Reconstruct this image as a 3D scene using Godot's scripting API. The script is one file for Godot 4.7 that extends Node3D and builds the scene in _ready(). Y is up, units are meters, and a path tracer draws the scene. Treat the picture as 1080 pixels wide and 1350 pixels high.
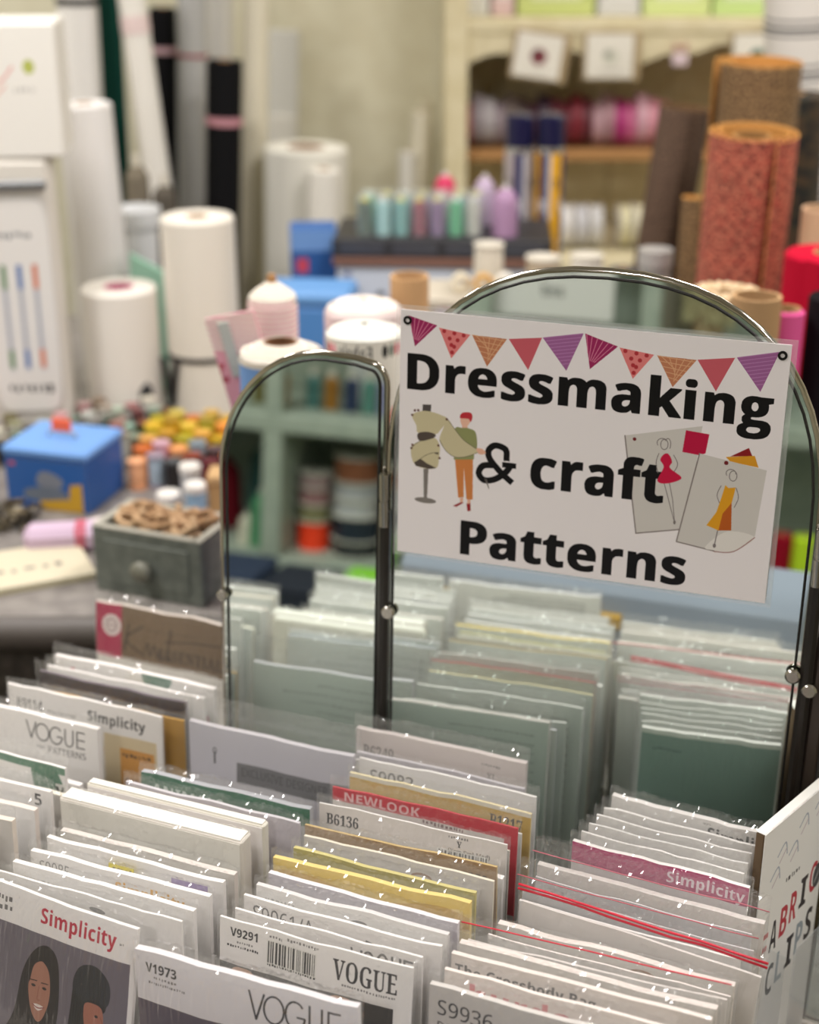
extends Node3D
# ---------------------------------------------------------------- frames of the place
const MIR_YAW := -19.2                      # the folding mirror is turned 19.2 degrees to the camera
const M0 := Vector3(-0.0203, 0.9, -1.112)   # hinge of the mirror, at the height of the packet tops
const TRAY_Y := 0.685                       # floor of the packet tray
const COUNTER_Y := 0.80
var used := {}
var rng := RandomNumberGenerator.new()
var noise := FastNoiseLite.new()
var mc := {}
var fonts := {}

# ---------------------------------------------------------------- naming and tagging
func numbered(called: String) -> String:
	var k: int = used.get(called, 0)
	used[called] = k + 1
	return called if k == 0 else "%s_%03d" % [called, k]

func thing(called: String, label: String, category: String, at := Vector3.ZERO, turn := 0.0, group := "") -> Node3D:
	var o := Node3D.new()
	o.name = numbered(called)
	add_child(o)
	o.position = at
	o.rotation_degrees.y = turn
	o.set_meta("label", label)
	o.set_meta("category", category)
	if group != "":
		o.set_meta("group", group)
	return o

func struct(called: String, label: String, category: String, at := Vector3.ZERO, turn := 0.0) -> Node3D:
	var o := thing(called, label, category, at, turn)
	o.set_meta("kind", "structure")
	return o

func part(parent: Node3D, called: String, mesh: Mesh, m: Material, at := Vector3.ZERO, rot := Vector3.ZERO, label := "") -> MeshInstance3D:
	var o := MeshInstance3D.new()
	o.name = called
	o.mesh = mesh
	if m:
		o.material_override = m
	o.position = at
	o.rotation_degrees = rot
	parent.add_child(o, true)
	if label != "":
		o.set_meta("label", label)
	return o

# ---------------------------------------------------------------- materials
func mat(c: Color, rough := 0.6, metal := 0.0) -> StandardMaterial3D:
	var key := "%s|%.2f|%.2f" % [c.to_html(), rough, metal]
	if not mc.has(key):
		var m := StandardMaterial3D.new()
		m.albedo_color = c
		m.roughness = rough
		m.metallic = metal
		if rough >= 0.8: m.metallic_specular = 0.2
		mc[key] = m
	return mc[key]

func rgb(r: int, g: int, b: int) -> Color:
	return Color(r / 255.0, g / 255.0, b / 255.0)

func film(alpha: float, rough: float, c := Color(1, 1, 1)) -> StandardMaterial3D:
	var m := StandardMaterial3D.new()
	m.transparency = BaseMaterial3D.TRANSPARENCY_ALPHA
	m.albedo_color = Color(c.r, c.g, c.b, alpha)
	m.roughness = rough
	m.metallic_specular = 0.6
	return m

func noise_tex(size: int, freq: float, colors: Array, offsets: Array, kind := FastNoiseLite.TYPE_SIMPLEX_SMOOTH, oct := 4, sd := 1) -> NoiseTexture2D:
	var n := FastNoiseLite.new()
	n.noise_type = kind
	n.frequency = freq
	n.fractal_octaves = oct
	n.seed = sd
	var g := Gradient.new()
	g.offsets = PackedFloat32Array(offsets)
	g.colors = PackedColorArray(colors)
	var t := NoiseTexture2D.new()
	t.width = size
	t.height = size
	t.seamless = true
	t.noise = n
	t.color_ramp = g
	return t

func noise_mat(t: Texture2D, scale: float, rough := 0.8, relief := 0.0) -> StandardMaterial3D:
	var m := StandardMaterial3D.new()
	m.albedo_texture = t
	m.roughness = rough
	m.uv1_triplanar = true
	m.uv1_scale = Vector3.ONE * scale
	if relief > 0.0:
		m.heightmap_enabled = true
		m.heightmap_texture = t
		m.heightmap_scale = relief
	return m

func print_mat(im: Image, rough := 0.45) -> StandardMaterial3D:
	var m := StandardMaterial3D.new()
	m.albedo_texture = ImageTexture.create_from_image(im)
	m.roughness = rough
	m.texture_repeat = false
	return m

# ---------------------------------------------------------------- mesh building
func tri(st: SurfaceTool, a: Vector3, b: Vector3, c: Vector3, out: Vector3, ua := Vector2.ZERO, ub := Vector2.ZERO, uc := Vector2.ZERO) -> void:
	if (c - a).cross(b - a).dot(out) < 0.0:
		var q := b; b = c; c = q
		var w := ub; ub = uc; uc = w
	st.set_uv(ua); st.add_vertex(a)
	st.set_uv(ub); st.add_vertex(b)
	st.set_uv(uc); st.add_vertex(c)

func quad(st: SurfaceTool, a: Vector3, b: Vector3, c: Vector3, d: Vector3, out: Vector3, u := [Vector2(0, 1), Vector2(1, 1), Vector2(1, 0), Vector2(0, 0)]) -> void:
	tri(st, a, b, c, out, u[0], u[1], u[2])
	tri(st, a, c, d, out, u[0], u[2], u[3])

func begin(flat := true) -> SurfaceTool:
	var st := SurfaceTool.new()
	st.begin(Mesh.PRIMITIVE_TRIANGLES)
	st.set_smooth_group(-1 if flat else 0)
	return st

func done(st: SurfaceTool, into: ArrayMesh = null) -> ArrayMesh:
	st.generate_normals()
	return st.commit(into) if into else st.commit()

# chamfered box, bottom centre at o; UV runs over each face
func add_box(st: SurfaceTool, s: Vector3, b := 0.002, o := Vector3.ZERO) -> void:
	var h := s / 2.0
	b = minf(b, minf(h.x, minf(h.y, h.z)) * 0.9)
	var c := o + Vector3(0, h.y, 0)
	for ax in 3:
		var ay := (ax + 1) % 3
		var az := (ax + 2) % 3
		for sg in [-1.0, 1.0]:
			var p := []
			for q in [[-1, -1], [1, -1], [1, 1], [-1, 1]]:
				var v := Vector3.ZERO
				v[ax] = sg * h[ax]
				v[ay] = q[0] * (h[ay] - b)
				v[az] = q[1] * (h[az] - b)
				p.append(v)
			var n := Vector3.ZERO
			n[ax] = sg
			var uv := []
			for v in p:
				if ax == 0: uv.append(Vector2(v.z / s.z * -sg + 0.5, 0.5 - v.y / s.y))
				elif ax == 1: uv.append(Vector2(v.x / s.x + 0.5, v.z / s.z + 0.5))
				else: uv.append(Vector2(v.x / s.x * sg + 0.5, 0.5 - v.y / s.y))
			quad(st, c + p[0], c + p[1], c + p[2], c + p[3], n, uv)
		for s1 in [-1.0, 1.0]:
			for s2 in [-1.0, 1.0]:
				var n2 := Vector3.ZERO
				n2[ay] = s1
				n2[az] = s2
				var e := []
				for k in [[-1, 0], [1, 0], [1, 1], [-1, 1]]:
					var v2 := Vector3.ZERO
					v2[ax] = k[0] * (h[ax] - b)
					v2[ay] = s1 * (h[ay] - (0.0 if k[1] == 0 else b))
					v2[az] = s2 * (h[az] - (b if k[1] == 0 else 0.0))
					e.append(v2)
				var z := Vector2(0.5, 0.5)
				quad(st, c + e[0], c + e[1], c + e[2], c + e[3], n2, [z, z, z, z])
	for x in [-1.0, 1.0]:
		for y in [-1.0, 1.0]:
			for z2 in [-1.0, 1.0]:
				tri(st, c + Vector3(x * h.x, y * (h.y - b), z2 * (h.z - b)), c + Vector3(x * (h.x - b), y * h.y, z2 * (h.z - b)), c + Vector3(x * (h.x - b), y * (h.y - b), z2 * h.z), Vector3(x, y, z2))

func box(x: float, y: float, z: float, b := 0.002) -> ArrayMesh:
	var st := begin()
	add_box(st, Vector3(x, y, z), b)
	return done(st)

# surface of revolution about y; profile of (radius, height) from the outside bottom upwards
func add_lathe(st: SurfaceTool, prof: Array, segs := 24, o := Vector3.ZERO, wob := 0.0, closed_smooth := false) -> void:
	var total := 0.0
	for i in prof.size() - 1:
		total += prof[i].distance_to(prof[i + 1])
	var run := 0.0
	for i in prof.size() - 1:
		var p: Vector2 = prof[i]
		var q: Vector2 = prof[i + 1]
		var l := p.distance_to(q)
		var nn := Vector2(q.y - p.y, -(q.x - p.x))
		var v0 := 1.0 - run / total
		run += l
		var v1 := 1.0 - run / total
		st.set_smooth_group(1 if closed_smooth else i + 1)
		for k in segs:
			var a := TAU * k / segs
			var b := TAU * (k + 1) / segs
			var wa := 1.0 + wob * sin(a * 3.0 + i)
			var wb := 1.0 + wob * sin(b * 3.0 + i)
			var A := Vector3(cos(a), 0, sin(a))
			var B := Vector3(cos(b), 0, sin(b))
			var out := (A + B) * 0.5 * nn.x + Vector3.UP * nn.y
			var u0 := float(k) / segs
			var u1 := float(k + 1) / segs
			var pa := A * p.x * wa + Vector3.UP * p.y + o
			var pb := B * p.x * wb + Vector3.UP * p.y + o
			var qa := A * q.x * wa + Vector3.UP * q.y + o
			var qb := B * q.x * wb + Vector3.UP * q.y + o
			if p.x > 0.00001: tri(st, pa, pb, qb, out, Vector2(u0, v0), Vector2(u1, v0), Vector2(u1, v1))
			if q.x > 0.00001: tri(st, pa, qb, qa, out, Vector2(u0, v0), Vector2(u1, v1), Vector2(u0, v1))

func lathe(prof: Array, segs := 24, wob := 0.0, smooth := false) -> ArrayMesh:
	var st := begin(false)
	add_lathe(st, prof, segs, Vector3.ZERO, wob, smooth)
	return done(st)

func V(x: float, y: float) -> Vector2:
	return Vector2(x, y)

# tube swept along points
func add_tube(st: SurfaceTool, pts: Array, r: float, segs := 8, closed := false, flat := 1.0) -> void:
	var n := pts.size()
	var rings := []
	var side := Vector3.ZERO
	for i in n:
		var a: Vector3 = pts[(i - 1 + n) % n] if closed or i > 0 else pts[0]
		var b: Vector3 = pts[(i + 1) % n] if closed or i < n - 1 else pts[n - 1]
		var d := (b - a).normalized()
		if side == Vector3.ZERO:
			side = d.cross(Vector3.UP if absf(d.y) < 0.9 else Vector3.RIGHT).normalized()
		side = (side - d * side.dot(d)).normalized()
		var up := side.cross(d)
		var ring := []
		for k in segs:
			var q := TAU * k / segs
			ring.append(pts[i] + (side * cos(q) + up * sin(q) * flat) * r)
		rings.append(ring)
	for i in (n if closed else n - 1):
		var j := (i + 1) % n
		for k in segs:
			var l := (k + 1) % segs
			var out: Vector3 = (rings[i][k] + rings[i][l]) * 0.5 - pts[i]
			quad(st, rings[i][k], rings[i][l], rings[j][l], rings[j][k], out)
	if not closed:
		for e in [0, n - 1]:
			var dd: Vector3 = pts[0] - pts[1] if e == 0 else pts[n - 1] - pts[n - 2]
			for k in segs:
				tri(st, pts[e], rings[e][k], rings[e][(k + 1) % segs], dd)

func tube(pts: Array, r: float, segs := 8, closed := false, flat := 1.0) -> ArrayMesh:
	var st := begin(false)
	add_tube(st, pts, r, segs, closed, flat)
	return done(st)

func ring_mesh(r: float, w: float, segs := 24) -> ArrayMesh:      # a flat band round a roll
	return lathe([V(r, -w / 2), V(r + 0.0015, -w / 2), V(r + 0.0015, w / 2), V(r, w / 2)], segs)

# prism: polygon in x-y extruded along z from -d/2 to d/2, UV over the bounding box
func prism(poly: PackedVector2Array, d: float) -> ArrayMesh:
	var st := begin()
	var r := Rect2(poly[0], Vector2.ZERO)
	for p in poly: r = r.expand(p)
	var ix := Geometry2D.triangulate_polygon(poly)
	for s in [-1.0, 1.0]:
		for i in range(0, ix.size(), 3):
			var v := []
			var u := []
			for k in 3:
				var p := poly[ix[i + k]]
				v.append(Vector3(p.x, p.y, s * d / 2))
				u.append(Vector2((p.x - r.position.x) / r.size.x, 1.0 - (p.y - r.position.y) / r.size.y))
			tri(st, v[0], v[1], v[2], Vector3(0, 0, s), u[0], u[1], u[2])
	var cw := Geometry2D.is_polygon_clockwise(poly)
	for i in poly.size():
		var a := poly[i]
		var b := poly[(i + 1) % poly.size()]
		var nn := Vector2(b.y - a.y, a.x - b.x) * (-1.0 if cw else 1.0)
		var z := Vector2(0.5, 0.5)
		quad(st, Vector3(a.x, a.y, -d / 2), Vector3(b.x, b.y, -d / 2), Vector3(b.x, b.y, d / 2), Vector3(a.x, a.y, d / 2), Vector3(nn.x, nn.y, 0), [z, z, z, z])
	return done(st)

# ---------------------------------------------------------------- painting of flat print
class Paint:
	var im: Image
	func _init(w: int, h: int, c: Color) -> void:
		im = Image.create(w, h, false, Image.FORMAT_RGB8)
		im.fill(c)
	func rect(x: float, y: float, w: float, h: float, c: Color) -> void:
		im.fill_rect(Rect2i(int(x), int(y), maxi(1, int(w)), maxi(1, int(h))), c)
	func poly(p: Array, c: Color) -> void:
		var lo := 1e9
		var hi := -1e9
		for q in p:
			lo = minf(lo, q.y)
			hi = maxf(hi, q.y)
		for y in range(maxi(0, int(lo)), mini(im.get_height() - 1, int(hi)) + 1):
			var xs := []
			var yy := y + 0.5
			for i in p.size():
				var a: Vector2 = p[i]
				var b: Vector2 = p[(i + 1) % p.size()]
				if (a.y <= yy) != (b.y <= yy):
					xs.append(a.x + (yy - a.y) / (b.y - a.y) * (b.x - a.x))
			xs.sort()
			for i in range(0, xs.size() - 1, 2):
				var x0 := int(round(xs[i]))
				var x1 := int(round(xs[i + 1]))
				if x1 > x0:
					im.fill_rect(Rect2i(x0, y, x1 - x0, 1), c)
	func pts(a: Array) -> Array:
		var o := []
		for i in range(0, a.size(), 2): o.append(Vector2(a[i], a[i + 1]))
		return o
	func shape(a: Array, c: Color) -> void:
		poly(pts(a), c)
	func smooth(a: Array, c: Color, s := 6) -> void:       # closed curve through the points
		poly(curve(pts(a), s, true), c)
	func curve(p: Array, s: int, closed: bool) -> Array:
		var o := []
		var n := p.size()
		for i in (n if closed else n - 1):
			var p0: Vector2 = p[(i - 1 + n) % n] if closed or i > 0 else p[0]
			var p1: Vector2 = p[i]
			var p2: Vector2 = p[(i + 1) % n]
			var p3: Vector2 = p[(i + 2) % n] if closed or i + 2 < n else p[n - 1]
			for k in s: o.append(p1.cubic_interpolate(p2, p0, p3, float(k) / s))
		if not closed: o.append(p[n - 1])
		return o
	func line(a: Array, w: float, c: Color, bend := false) -> void:
		var p := pts(a)
		if bend: p = curve(p, 6, false)
		for i in p.size() - 1:
			var d: Vector2 = (p[i + 1] - p[i]).normalized() * w * 0.5
			var s := Vector2(-d.y, d.x)
			poly([p[i] - s - d * 0.5, p[i + 1] - s + d * 0.5, p[i + 1] + s + d * 0.5, p[i] + s - d * 0.5], c)
	func oval(x: float, y: float, rx: float, ry: float, c: Color) -> void:
		var o := []
		for k in 28: o.append(Vector2(x + cos(TAU * k / 28) * rx, y + sin(TAU * k / 28) * ry))
		poly(o, c)
	func loop(x: float, y: float, rx: float, ry: float, w: float, c: Color, from := 0.0, to := 1.0) -> void:
		var a := []
		for k in 33:
			var q := TAU * lerpf(from, to, k / 32.0)
			a.append(x + cos(q) * rx)
			a.append(y + sin(q) * ry)
		line(a, w, c)
	func text(s: String, f: Font, x: float, y: float, w: float, h: float, c: Color, slant := 0.0) -> void:   # fitted into the rectangle
		var t := TextMesh.new()
		t.text = s
		t.font = f
		t.font_size = 96
		t.pixel_size = 0.01
		t.depth = 0.0
		t.curve_step = 1.5
		var arr := t.get_mesh_arrays()
		var vs: PackedVector3Array = arr[Mesh.ARRAY_VERTEX]
		var ix: PackedInt32Array = arr[Mesh.ARRAY_INDEX] if arr[Mesh.ARRAY_INDEX] != null else PackedInt32Array()
		if vs.is_empty(): return
		var lo := Vector2(1e9, 1e9)
		var hi := Vector2(-1e9, -1e9)
		for v in vs:
			lo = Vector2(minf(lo.x, v.x), minf(lo.y, v.y))
			hi = Vector2(maxf(hi.x, v.x), maxf(hi.y, v.y))
		if ix.is_empty():
			for i in vs.size(): ix.append(i)
		var k := Vector2(w, h) / (hi - lo)
		for i in range(0, ix.size(), 3):
			var q := []
			for j in 3:
				var v := vs[ix[i + j]]
				q.append(Vector2(x + (v.x - lo.x) * k.x + (v.y - lo.y) * k.y * slant, y + (hi.y - v.y) * k.y))
			poly(q, c)
	func fat(s: String, f: Font, x: float, y: float, w: float, h: float, c: Color, by: float) -> void:   # heavier weight
		for o in [Vector2(-1, -0.6), Vector2(1, -0.6), Vector2(1, 0.6), Vector2(-1, 0.6)]: text(s, f, x + o.x * by, y + o.y * by, w, h, c)
	func rule(x: float, y: float, w: float, h: float, c: Color, sd: int) -> void:  # a line of print too small to read
		var r := RandomNumberGenerator.new()
		r.seed = sd
		var at := x
		while at < x + w:
			var l := r.randf_range(h * 0.25, h * 0.7)
			rect(at, y + r.randf_range(0, h * 0.25), l, h * r.randf_range(0.55, 0.9), c)
			at += l + r.randf_range(h * 0.2, h * 0.5)
	func bars(x: float, y: float, w: float, h: float, sd: int) -> void:
		var r := RandomNumberGenerator.new()
		r.seed = sd
		rect(x - 4, y - 4, w + 8, h + 12, Color(0.9, 0.89, 0.87))
		var at := x
		while at < x + w:
			var l := r.randf_range(2, 7)
			rect(at, y, l, h, Color(0.1, 0.1, 0.1))
			at += l + r.randf_range(2, 6)
		rule(x, y + h + 2, w, 9, Color(0.2, 0.2, 0.2), sd)

func font(called: String, weight := 400) -> Font:
	var key := called + str(weight)
	if not fonts.has(key):
		var f := SystemFont.new()
		f.font_names = PackedStringArray([called])
		f.font_weight = weight
		fonts[key] = f
	return fonts[key]

# ---------------------------------------------------------------- the place
func bp(u: float, v: float, y: float) -> Vector3:            # u along the mirror, v in front of it
	var a := deg_to_rad(19.2)
	return Vector3(M0.x + u * cos(a) - v * sin(a), y, M0.z + u * sin(a) + v * cos(a))

func _ready() -> void:
	rng.seed = 7
	noise.seed = 3
	noise.frequency = 1.0
	# camera
	var cam := Camera3D.new()
	cam.name = "camera"
	var ca := CameraAttributesPhysical.new()
	ca.frustum_focal_length = 35.55
	ca.frustum_focus_distance = 1.06
	ca.frustum_near = 0.05
	ca.frustum_far = 60.0
	ca.exposure_aperture = 2.6
	cam.attributes = ca
	add_child(cam)
	cam.fov = 37.3
	cam.near = 0.05
	cam.far = 60.0
	cam.position = Vector3(0, 1.55, 0)
	cam.rotation_degrees = Vector3(-22.8, 0, 0)
	cam.current = true
	# surroundings
	var we := WorldEnvironment.new()
	we.name = "surroundings"
	var e := Environment.new()
	e.background_mode = Environment.BG_COLOR
	e.background_color = Color(0.02, 0.02, 0.02)
	e.tonemap_mode = Environment.TONE_MAPPER_LINEAR
	e.tonemap_exposure = 1.0
	e.sdfgi_enabled = true
	e.ssao_enabled = true
	e.ssil_enabled = true
	we.environment = e
	add_child(we)
	# ceiling lamps of the shop (each a fitting with its own light)
	for q in [[-1.15, -0.7], [1.15, -0.7], [-0.6, -1.55], [0.6, -1.55], [-1.3, -2.6], [1.3, -2.6], [-0.9, 1.0], [0.9, 1.0]]:
		ceiling_light(q[0], q[1])
	room()
	tray_table()
	mirror()
	packets()
	clips_box()
	counter()
	counter_left_things()
	rolls_behind()
	dresser()
	middle_things()
	right_rolls()
	tape_rolls()
	sage_unit()

func ceiling_light(x: float, z: float) -> void:
	var t := thing("ceiling_light", "square white ceiling panel light lighting the shop", "lamp", Vector3(x, 2.5, z), 0, "ceiling panel lights")
	part(t, "housing", box(0.34, 0.05, 0.34, 0.006), mat(rgb(225, 224, 220), 0.5), Vector3(0, -0.05, 0))
	var dm := StandardMaterial3D.new()
	dm.albedo_color = Color(1, 1, 1)
	dm.emission_enabled = true
	dm.emission = Color(1.0, 0.978, 0.965)
	dm.emission_energy_multiplier = 3.0
	part(t, "lamp_diffuser", box(0.30, 0.004, 0.30, 0.001), dm, Vector3(0, -0.0545, 0))
	var l := AreaLight3D.new()
	l.name = "lamp"
	l.area_size = Vector2(0.28, 0.28)
	l.light_energy = 1.42
	l.light_color = Color(1.0, 0.978, 0.965)
	l.area_range = 12.0
	l.shadow_enabled = true
	t.add_child(l)
	l.position = Vector3(0, -0.062, 0)
	l.rotation_degrees = Vector3(-90, 0, 0)

func room() -> void:
	var wallm := noise_mat(noise_tex(256, 0.03, [rgb(214, 209, 184), rgb(219, 215, 191)], [0.3, 0.7], FastNoiseLite.TYPE_SIMPLEX_SMOOTH, 3, 5), 1.5, 0.85)
	var f := struct("floor", "dark grey shop floor", "floor")
	part(f, "slab", box(5.2, 0.1, 6.4, 0.002), noise_mat(noise_tex(256, 0.02, [rgb(74, 68, 63), rgb(98, 91, 84)], [0.3, 0.7], FastNoiseLite.TYPE_SIMPLEX_SMOOTH, 4, 9), 1.0, 0.6), Vector3(0, -0.1, -0.4))
	var c := struct("ceiling", "white painted ceiling", "ceiling")
	part(c, "slab", box(5.2, 0.1, 6.4, 0.002), mat(rgb(236, 233, 225), 0.9), Vector3(0, 2.5, -0.4))
	for w in [["wall_back", Vector3(0, 0, -3.45), Vector3(5.2, 2.5, 0.1)], ["wall_front", Vector3(0, 0, 2.65), Vector3(5.2, 2.5, 0.1)], ["wall_left", Vector3(-2.5, 0, -0.4), Vector3(0.1, 2.5, 5.99)], ["wall_right", Vector3(2.5, 0, -0.4), Vector3(0.1, 2.5, 5.99)]]:
		var o := struct(w[0], "plain beige painted shop wall", "wall", w[1])
		part(o, "plaster", box(w[2].x, w[2].y, w[2].z, 0.001), wallm)

# ---------------------------------------------------------------- table and tray that carry the packets
func tray_table() -> void:
	var c := bp(0.02, 0.16, 0)
	var ct := bp(0.02, 0.215, 0)
	var t := thing("display_table", "dark wooden table carrying the tray of packets", "table", Vector3(ct.x, 0, ct.z), MIR_YAW)
	var wood := noise_mat(noise_tex(256, 0.02, [rgb(66, 54, 46), rgb(92, 76, 62)], [0.3, 0.7], FastNoiseLite.TYPE_SIMPLEX_SMOOTH, 4, 12), 2.0, 0.5)
	part(t, "table_top", box(1.0, 0.03, 0.70, 0.004), wood, Vector3(0, 0.64, 0))
	for x in [-0.46, 0.46]:
		for z in [-0.31, 0.31]:
			part(t, "leg", box(0.05, 0.64, 0.05, 0.004), wood, Vector3(x, 0, z))
	var b := thing("packet_tray", "low white tray holding four columns of pattern packets", "tray", Vector3(c.x, 0.67, c.z), MIR_YAW)
	var wm := mat(rgb(205, 200, 192), 0.5)
	part(b, "base", box(0.80, 0.0145, 0.545, 0.001), wm, Vector3(-0.02, 0, -0.0125))
	for z in [-0.282, 0.257]:
		part(b, "side", box(0.79 if z > 0 else 0.70, 0.09, 0.006, 0.001), wm, Vector3(-0.02 if z > 0 else -0.065, 0.0145, z))
	part(b, "side", box(0.006, 0.09, 0.53, 0.001), wm, Vector3(-0.417, 0.0145, -0.0125))
	part(b, "side", box(0.006, 0.09, 0.33, 0.001), wm, Vector3(0.377, 0.0145, 0.085))
	# bolt of ribbed fabric in front of the tray, seen in the mirror
	var g := thing("fabric_bolt", "bolt of pale grey ribbed fabric lying in front of packet tray", "fabric bolt", bp(0.085, 0.5, 0.67), MIR_YAW)
	var st := begin()
	var n := 36
	var top := func(z: float) -> float: return 0.206 + 0.02 * (1.0 - pow(absf(z) / 0.07, 4.0))
	for i in n:
		var z0 := -0.07 + 0.14 * i / n
		var z1 := -0.07 + 0.14 * (i + 1) / n
		var zm := (z0 + z1) / 2
		var y0: float = top.call(z0)
		var ym: float = top.call(zm) + 0.002
		var y1: float = top.call(z1)
		quad(st, Vector3(-0.22, y0, z0), Vector3(0.22, y0, z0), Vector3(0.22, ym, zm), Vector3(-0.22, ym, zm), Vector3.UP)
		quad(st, Vector3(-0.22, ym, zm), Vector3(0.22, ym, zm), Vector3(0.22, y1, z1), Vector3(-0.22, y1, z1), Vector3.UP)
	add_box(st, Vector3(0.44, 0.206, 0.14), 0.001, Vector3.ZERO)
	part(g, "fabric", done(st), mat(rgb(150, 158, 172), 0.85))
	part(g, "wooden_edge", box(0.27, 0.016, 0.012, 0.002), mat(rgb(186, 146, 62), 0.5), Vector3(-0.10, 0.172, -0.077))

# ---------------------------------------------------------------- folding mirror with the sign
func arch_points(hw: float, spring: float, top: float, n := 28) -> Array:
	var o := []
	for i in n + 1:
		var a := PI - PI * i / n
		var c := cos(a)
		var s := sin(a)
		o.append(V(hw * signf(c) * pow(absf(c), 0.86), spring + (top - spring) * pow(s, 0.80)))
	return o

func framed_mirror(t: Node3D, outline: Array, glass: Material, chrome: Material, back: Material) -> void:
	var poly := PackedVector2Array()
	for p in outline: poly.append(p)
	part(t, "mirror_glass", prism(poly, 0.003), glass)
	var bk := PackedVector2Array()
	for p in outline: bk.append(p)
	part(t, "backing", prism(bk, 0.004), back, Vector3(0, 0, -0.0045))
	var ring := []
	for p in outline: ring.append(Vector3(p.x, p.y, -0.001))
	part(t, "frame", tube(ring, 0.0025, 10, true, 1.7), chrome)
	var gasket := []
	for p in Geometry2D.offset_polygon(poly, -0.0033)[0]: gasket.append(Vector3(p.x, p.y, 0.0018))
	part(t, "gasket", tube(gasket, 0.0012, 6, true), mat(rgb(26, 24, 22), 0.5))

func mirror() -> void:
	var glass := StandardMaterial3D.new()
	glass.albedo_color = rgb(232, 242, 237)
	glass.metallic = 1.0
	glass.roughness = 0.015
	var chrome := mat(rgb(176, 171, 163), 0.12, 1.0)
	var dark := mat(rgb(44, 38, 34), 0.4)
	var bot := -0.208
	var t := thing("folding_mirror", "three part arched tabletop mirror with thin chrome frame carrying the sign", "mirror", Vector3(M0.x, M0.y, M0.z), MIR_YAW)
	var lean := Node3D.new()
	lean.name = "centre_panel"
	t.add_child(lean)
	lean.rotation_degrees.x = -3.0
	var o := []
	for p in arch_points(0.1645, 0.205, 0.385): o.append(V(p.x + 0.1665, p.y))
	o.append(V(0.331, bot))
	o.append(V(0.002, bot))
	framed_mirror(lean, o, glass, chrome, dark)
	# left wing: rounded outer shoulder, almost square inner corner
	var lw := Node3D.new()
	lw.name = "side_panel"
	t.add_child(lw)
	lw.rotation_degrees.x = -4.2
	var q := []
	for k in 15:
		var a := PI - PI / 2 * k / 14
		q.append(V(-0.055 + 0.092 * cos(a), 0.194 + 0.107 * sin(a)))
	q.append(V(-0.030, 0.2995))
	for k in 7:
		var a2 := PI / 2 - PI / 2 * k / 6
		q.append(V(-0.018 + 0.012 * cos(a2), 0.280 + 0.017 * sin(a2)))
	q.append(V(-0.006, bot))
	q.append(V(-0.147, bot))
	framed_mirror(lw, q, glass, chrome, dark)
	# right wing folded forward
	var rw := Node3D.new()
	rw.name = "side_panel"
	t.add_child(rw, true)
	rw.position = Vector3(0.350, 0, 0.0)
	rw.rotation_degrees = Vector3(-3, -10, 0)
	var r := []
	r.append(V(0.0, bot))
	r.append(V(0.0, 0.286))
	r.append(V(0.02, 0.303))
	for k in 12:
		var a3 := PI / 2 - PI / 2 * k / 11
		r.append(V(0.052 + 0.09 * cos(a3), 0.195 + 0.11 * sin(a3)))
	r.append(V(0.142, bot))
	framed_mirror(rw, r, glass, chrome, dark)
	part(rw, "edge_strip", box(0.013, 0.36, 0.016, 0.003), mat(rgb(58, 48, 42), 0.35), Vector3(-0.003, bot, -0.004))
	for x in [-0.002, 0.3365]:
		part(lean, "post_dark_reflection", box(0.0095, 0.392, 0.009, 0.003), mat(rgb(34, 29, 26), 0.3), Vector3(x, bot, 0.003))  # dark reflection in the lower chrome posts, put in as brown-black strips
	# hinges and the round clips
	var hinge := mat(rgb(176, 172, 165), 0.25, 1.0)
	for s in [[0.0, 0.19, lean], [0.0, 0.09 - 0.22, lean], [0.338, 0.19, lean]]:
		var h := part(s[2], "hinge", lathe([V(0.0, -0.022), V(0.0042, -0.022), V(0.0042, -0.001), V(0.0036, -0.001), V(0.0036, 0.001), V(0.0042, 0.001), V(0.0042, 0.022), V(0, 0.022)], 12), hinge, Vector3(s[0] - 0.002, s[1], 0.004))
	for s in [[0.003, 0.094], [0.327, 0.094], [0.340, 0.084]]:
		part(lean, "clip", lathe([V(0, 0), V(0.006, 0), V(0.006, 0.003), V(0.0045, 0.0045), V(0, 0.0045)], 16), hinge, Vector3(s[0], s[1], 0.004), Vector3(90, 0, 0))
	part(lw, "clip", lathe([V(0, 0), V(0.005, 0), V(0.005, 0.003), V(0.004, 0.0042), V(0, 0.0042)], 16), hinge, Vector3(-0.147, 0.085, 0.004), Vector3(90, 0, 0))
	hang_sign()

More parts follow.
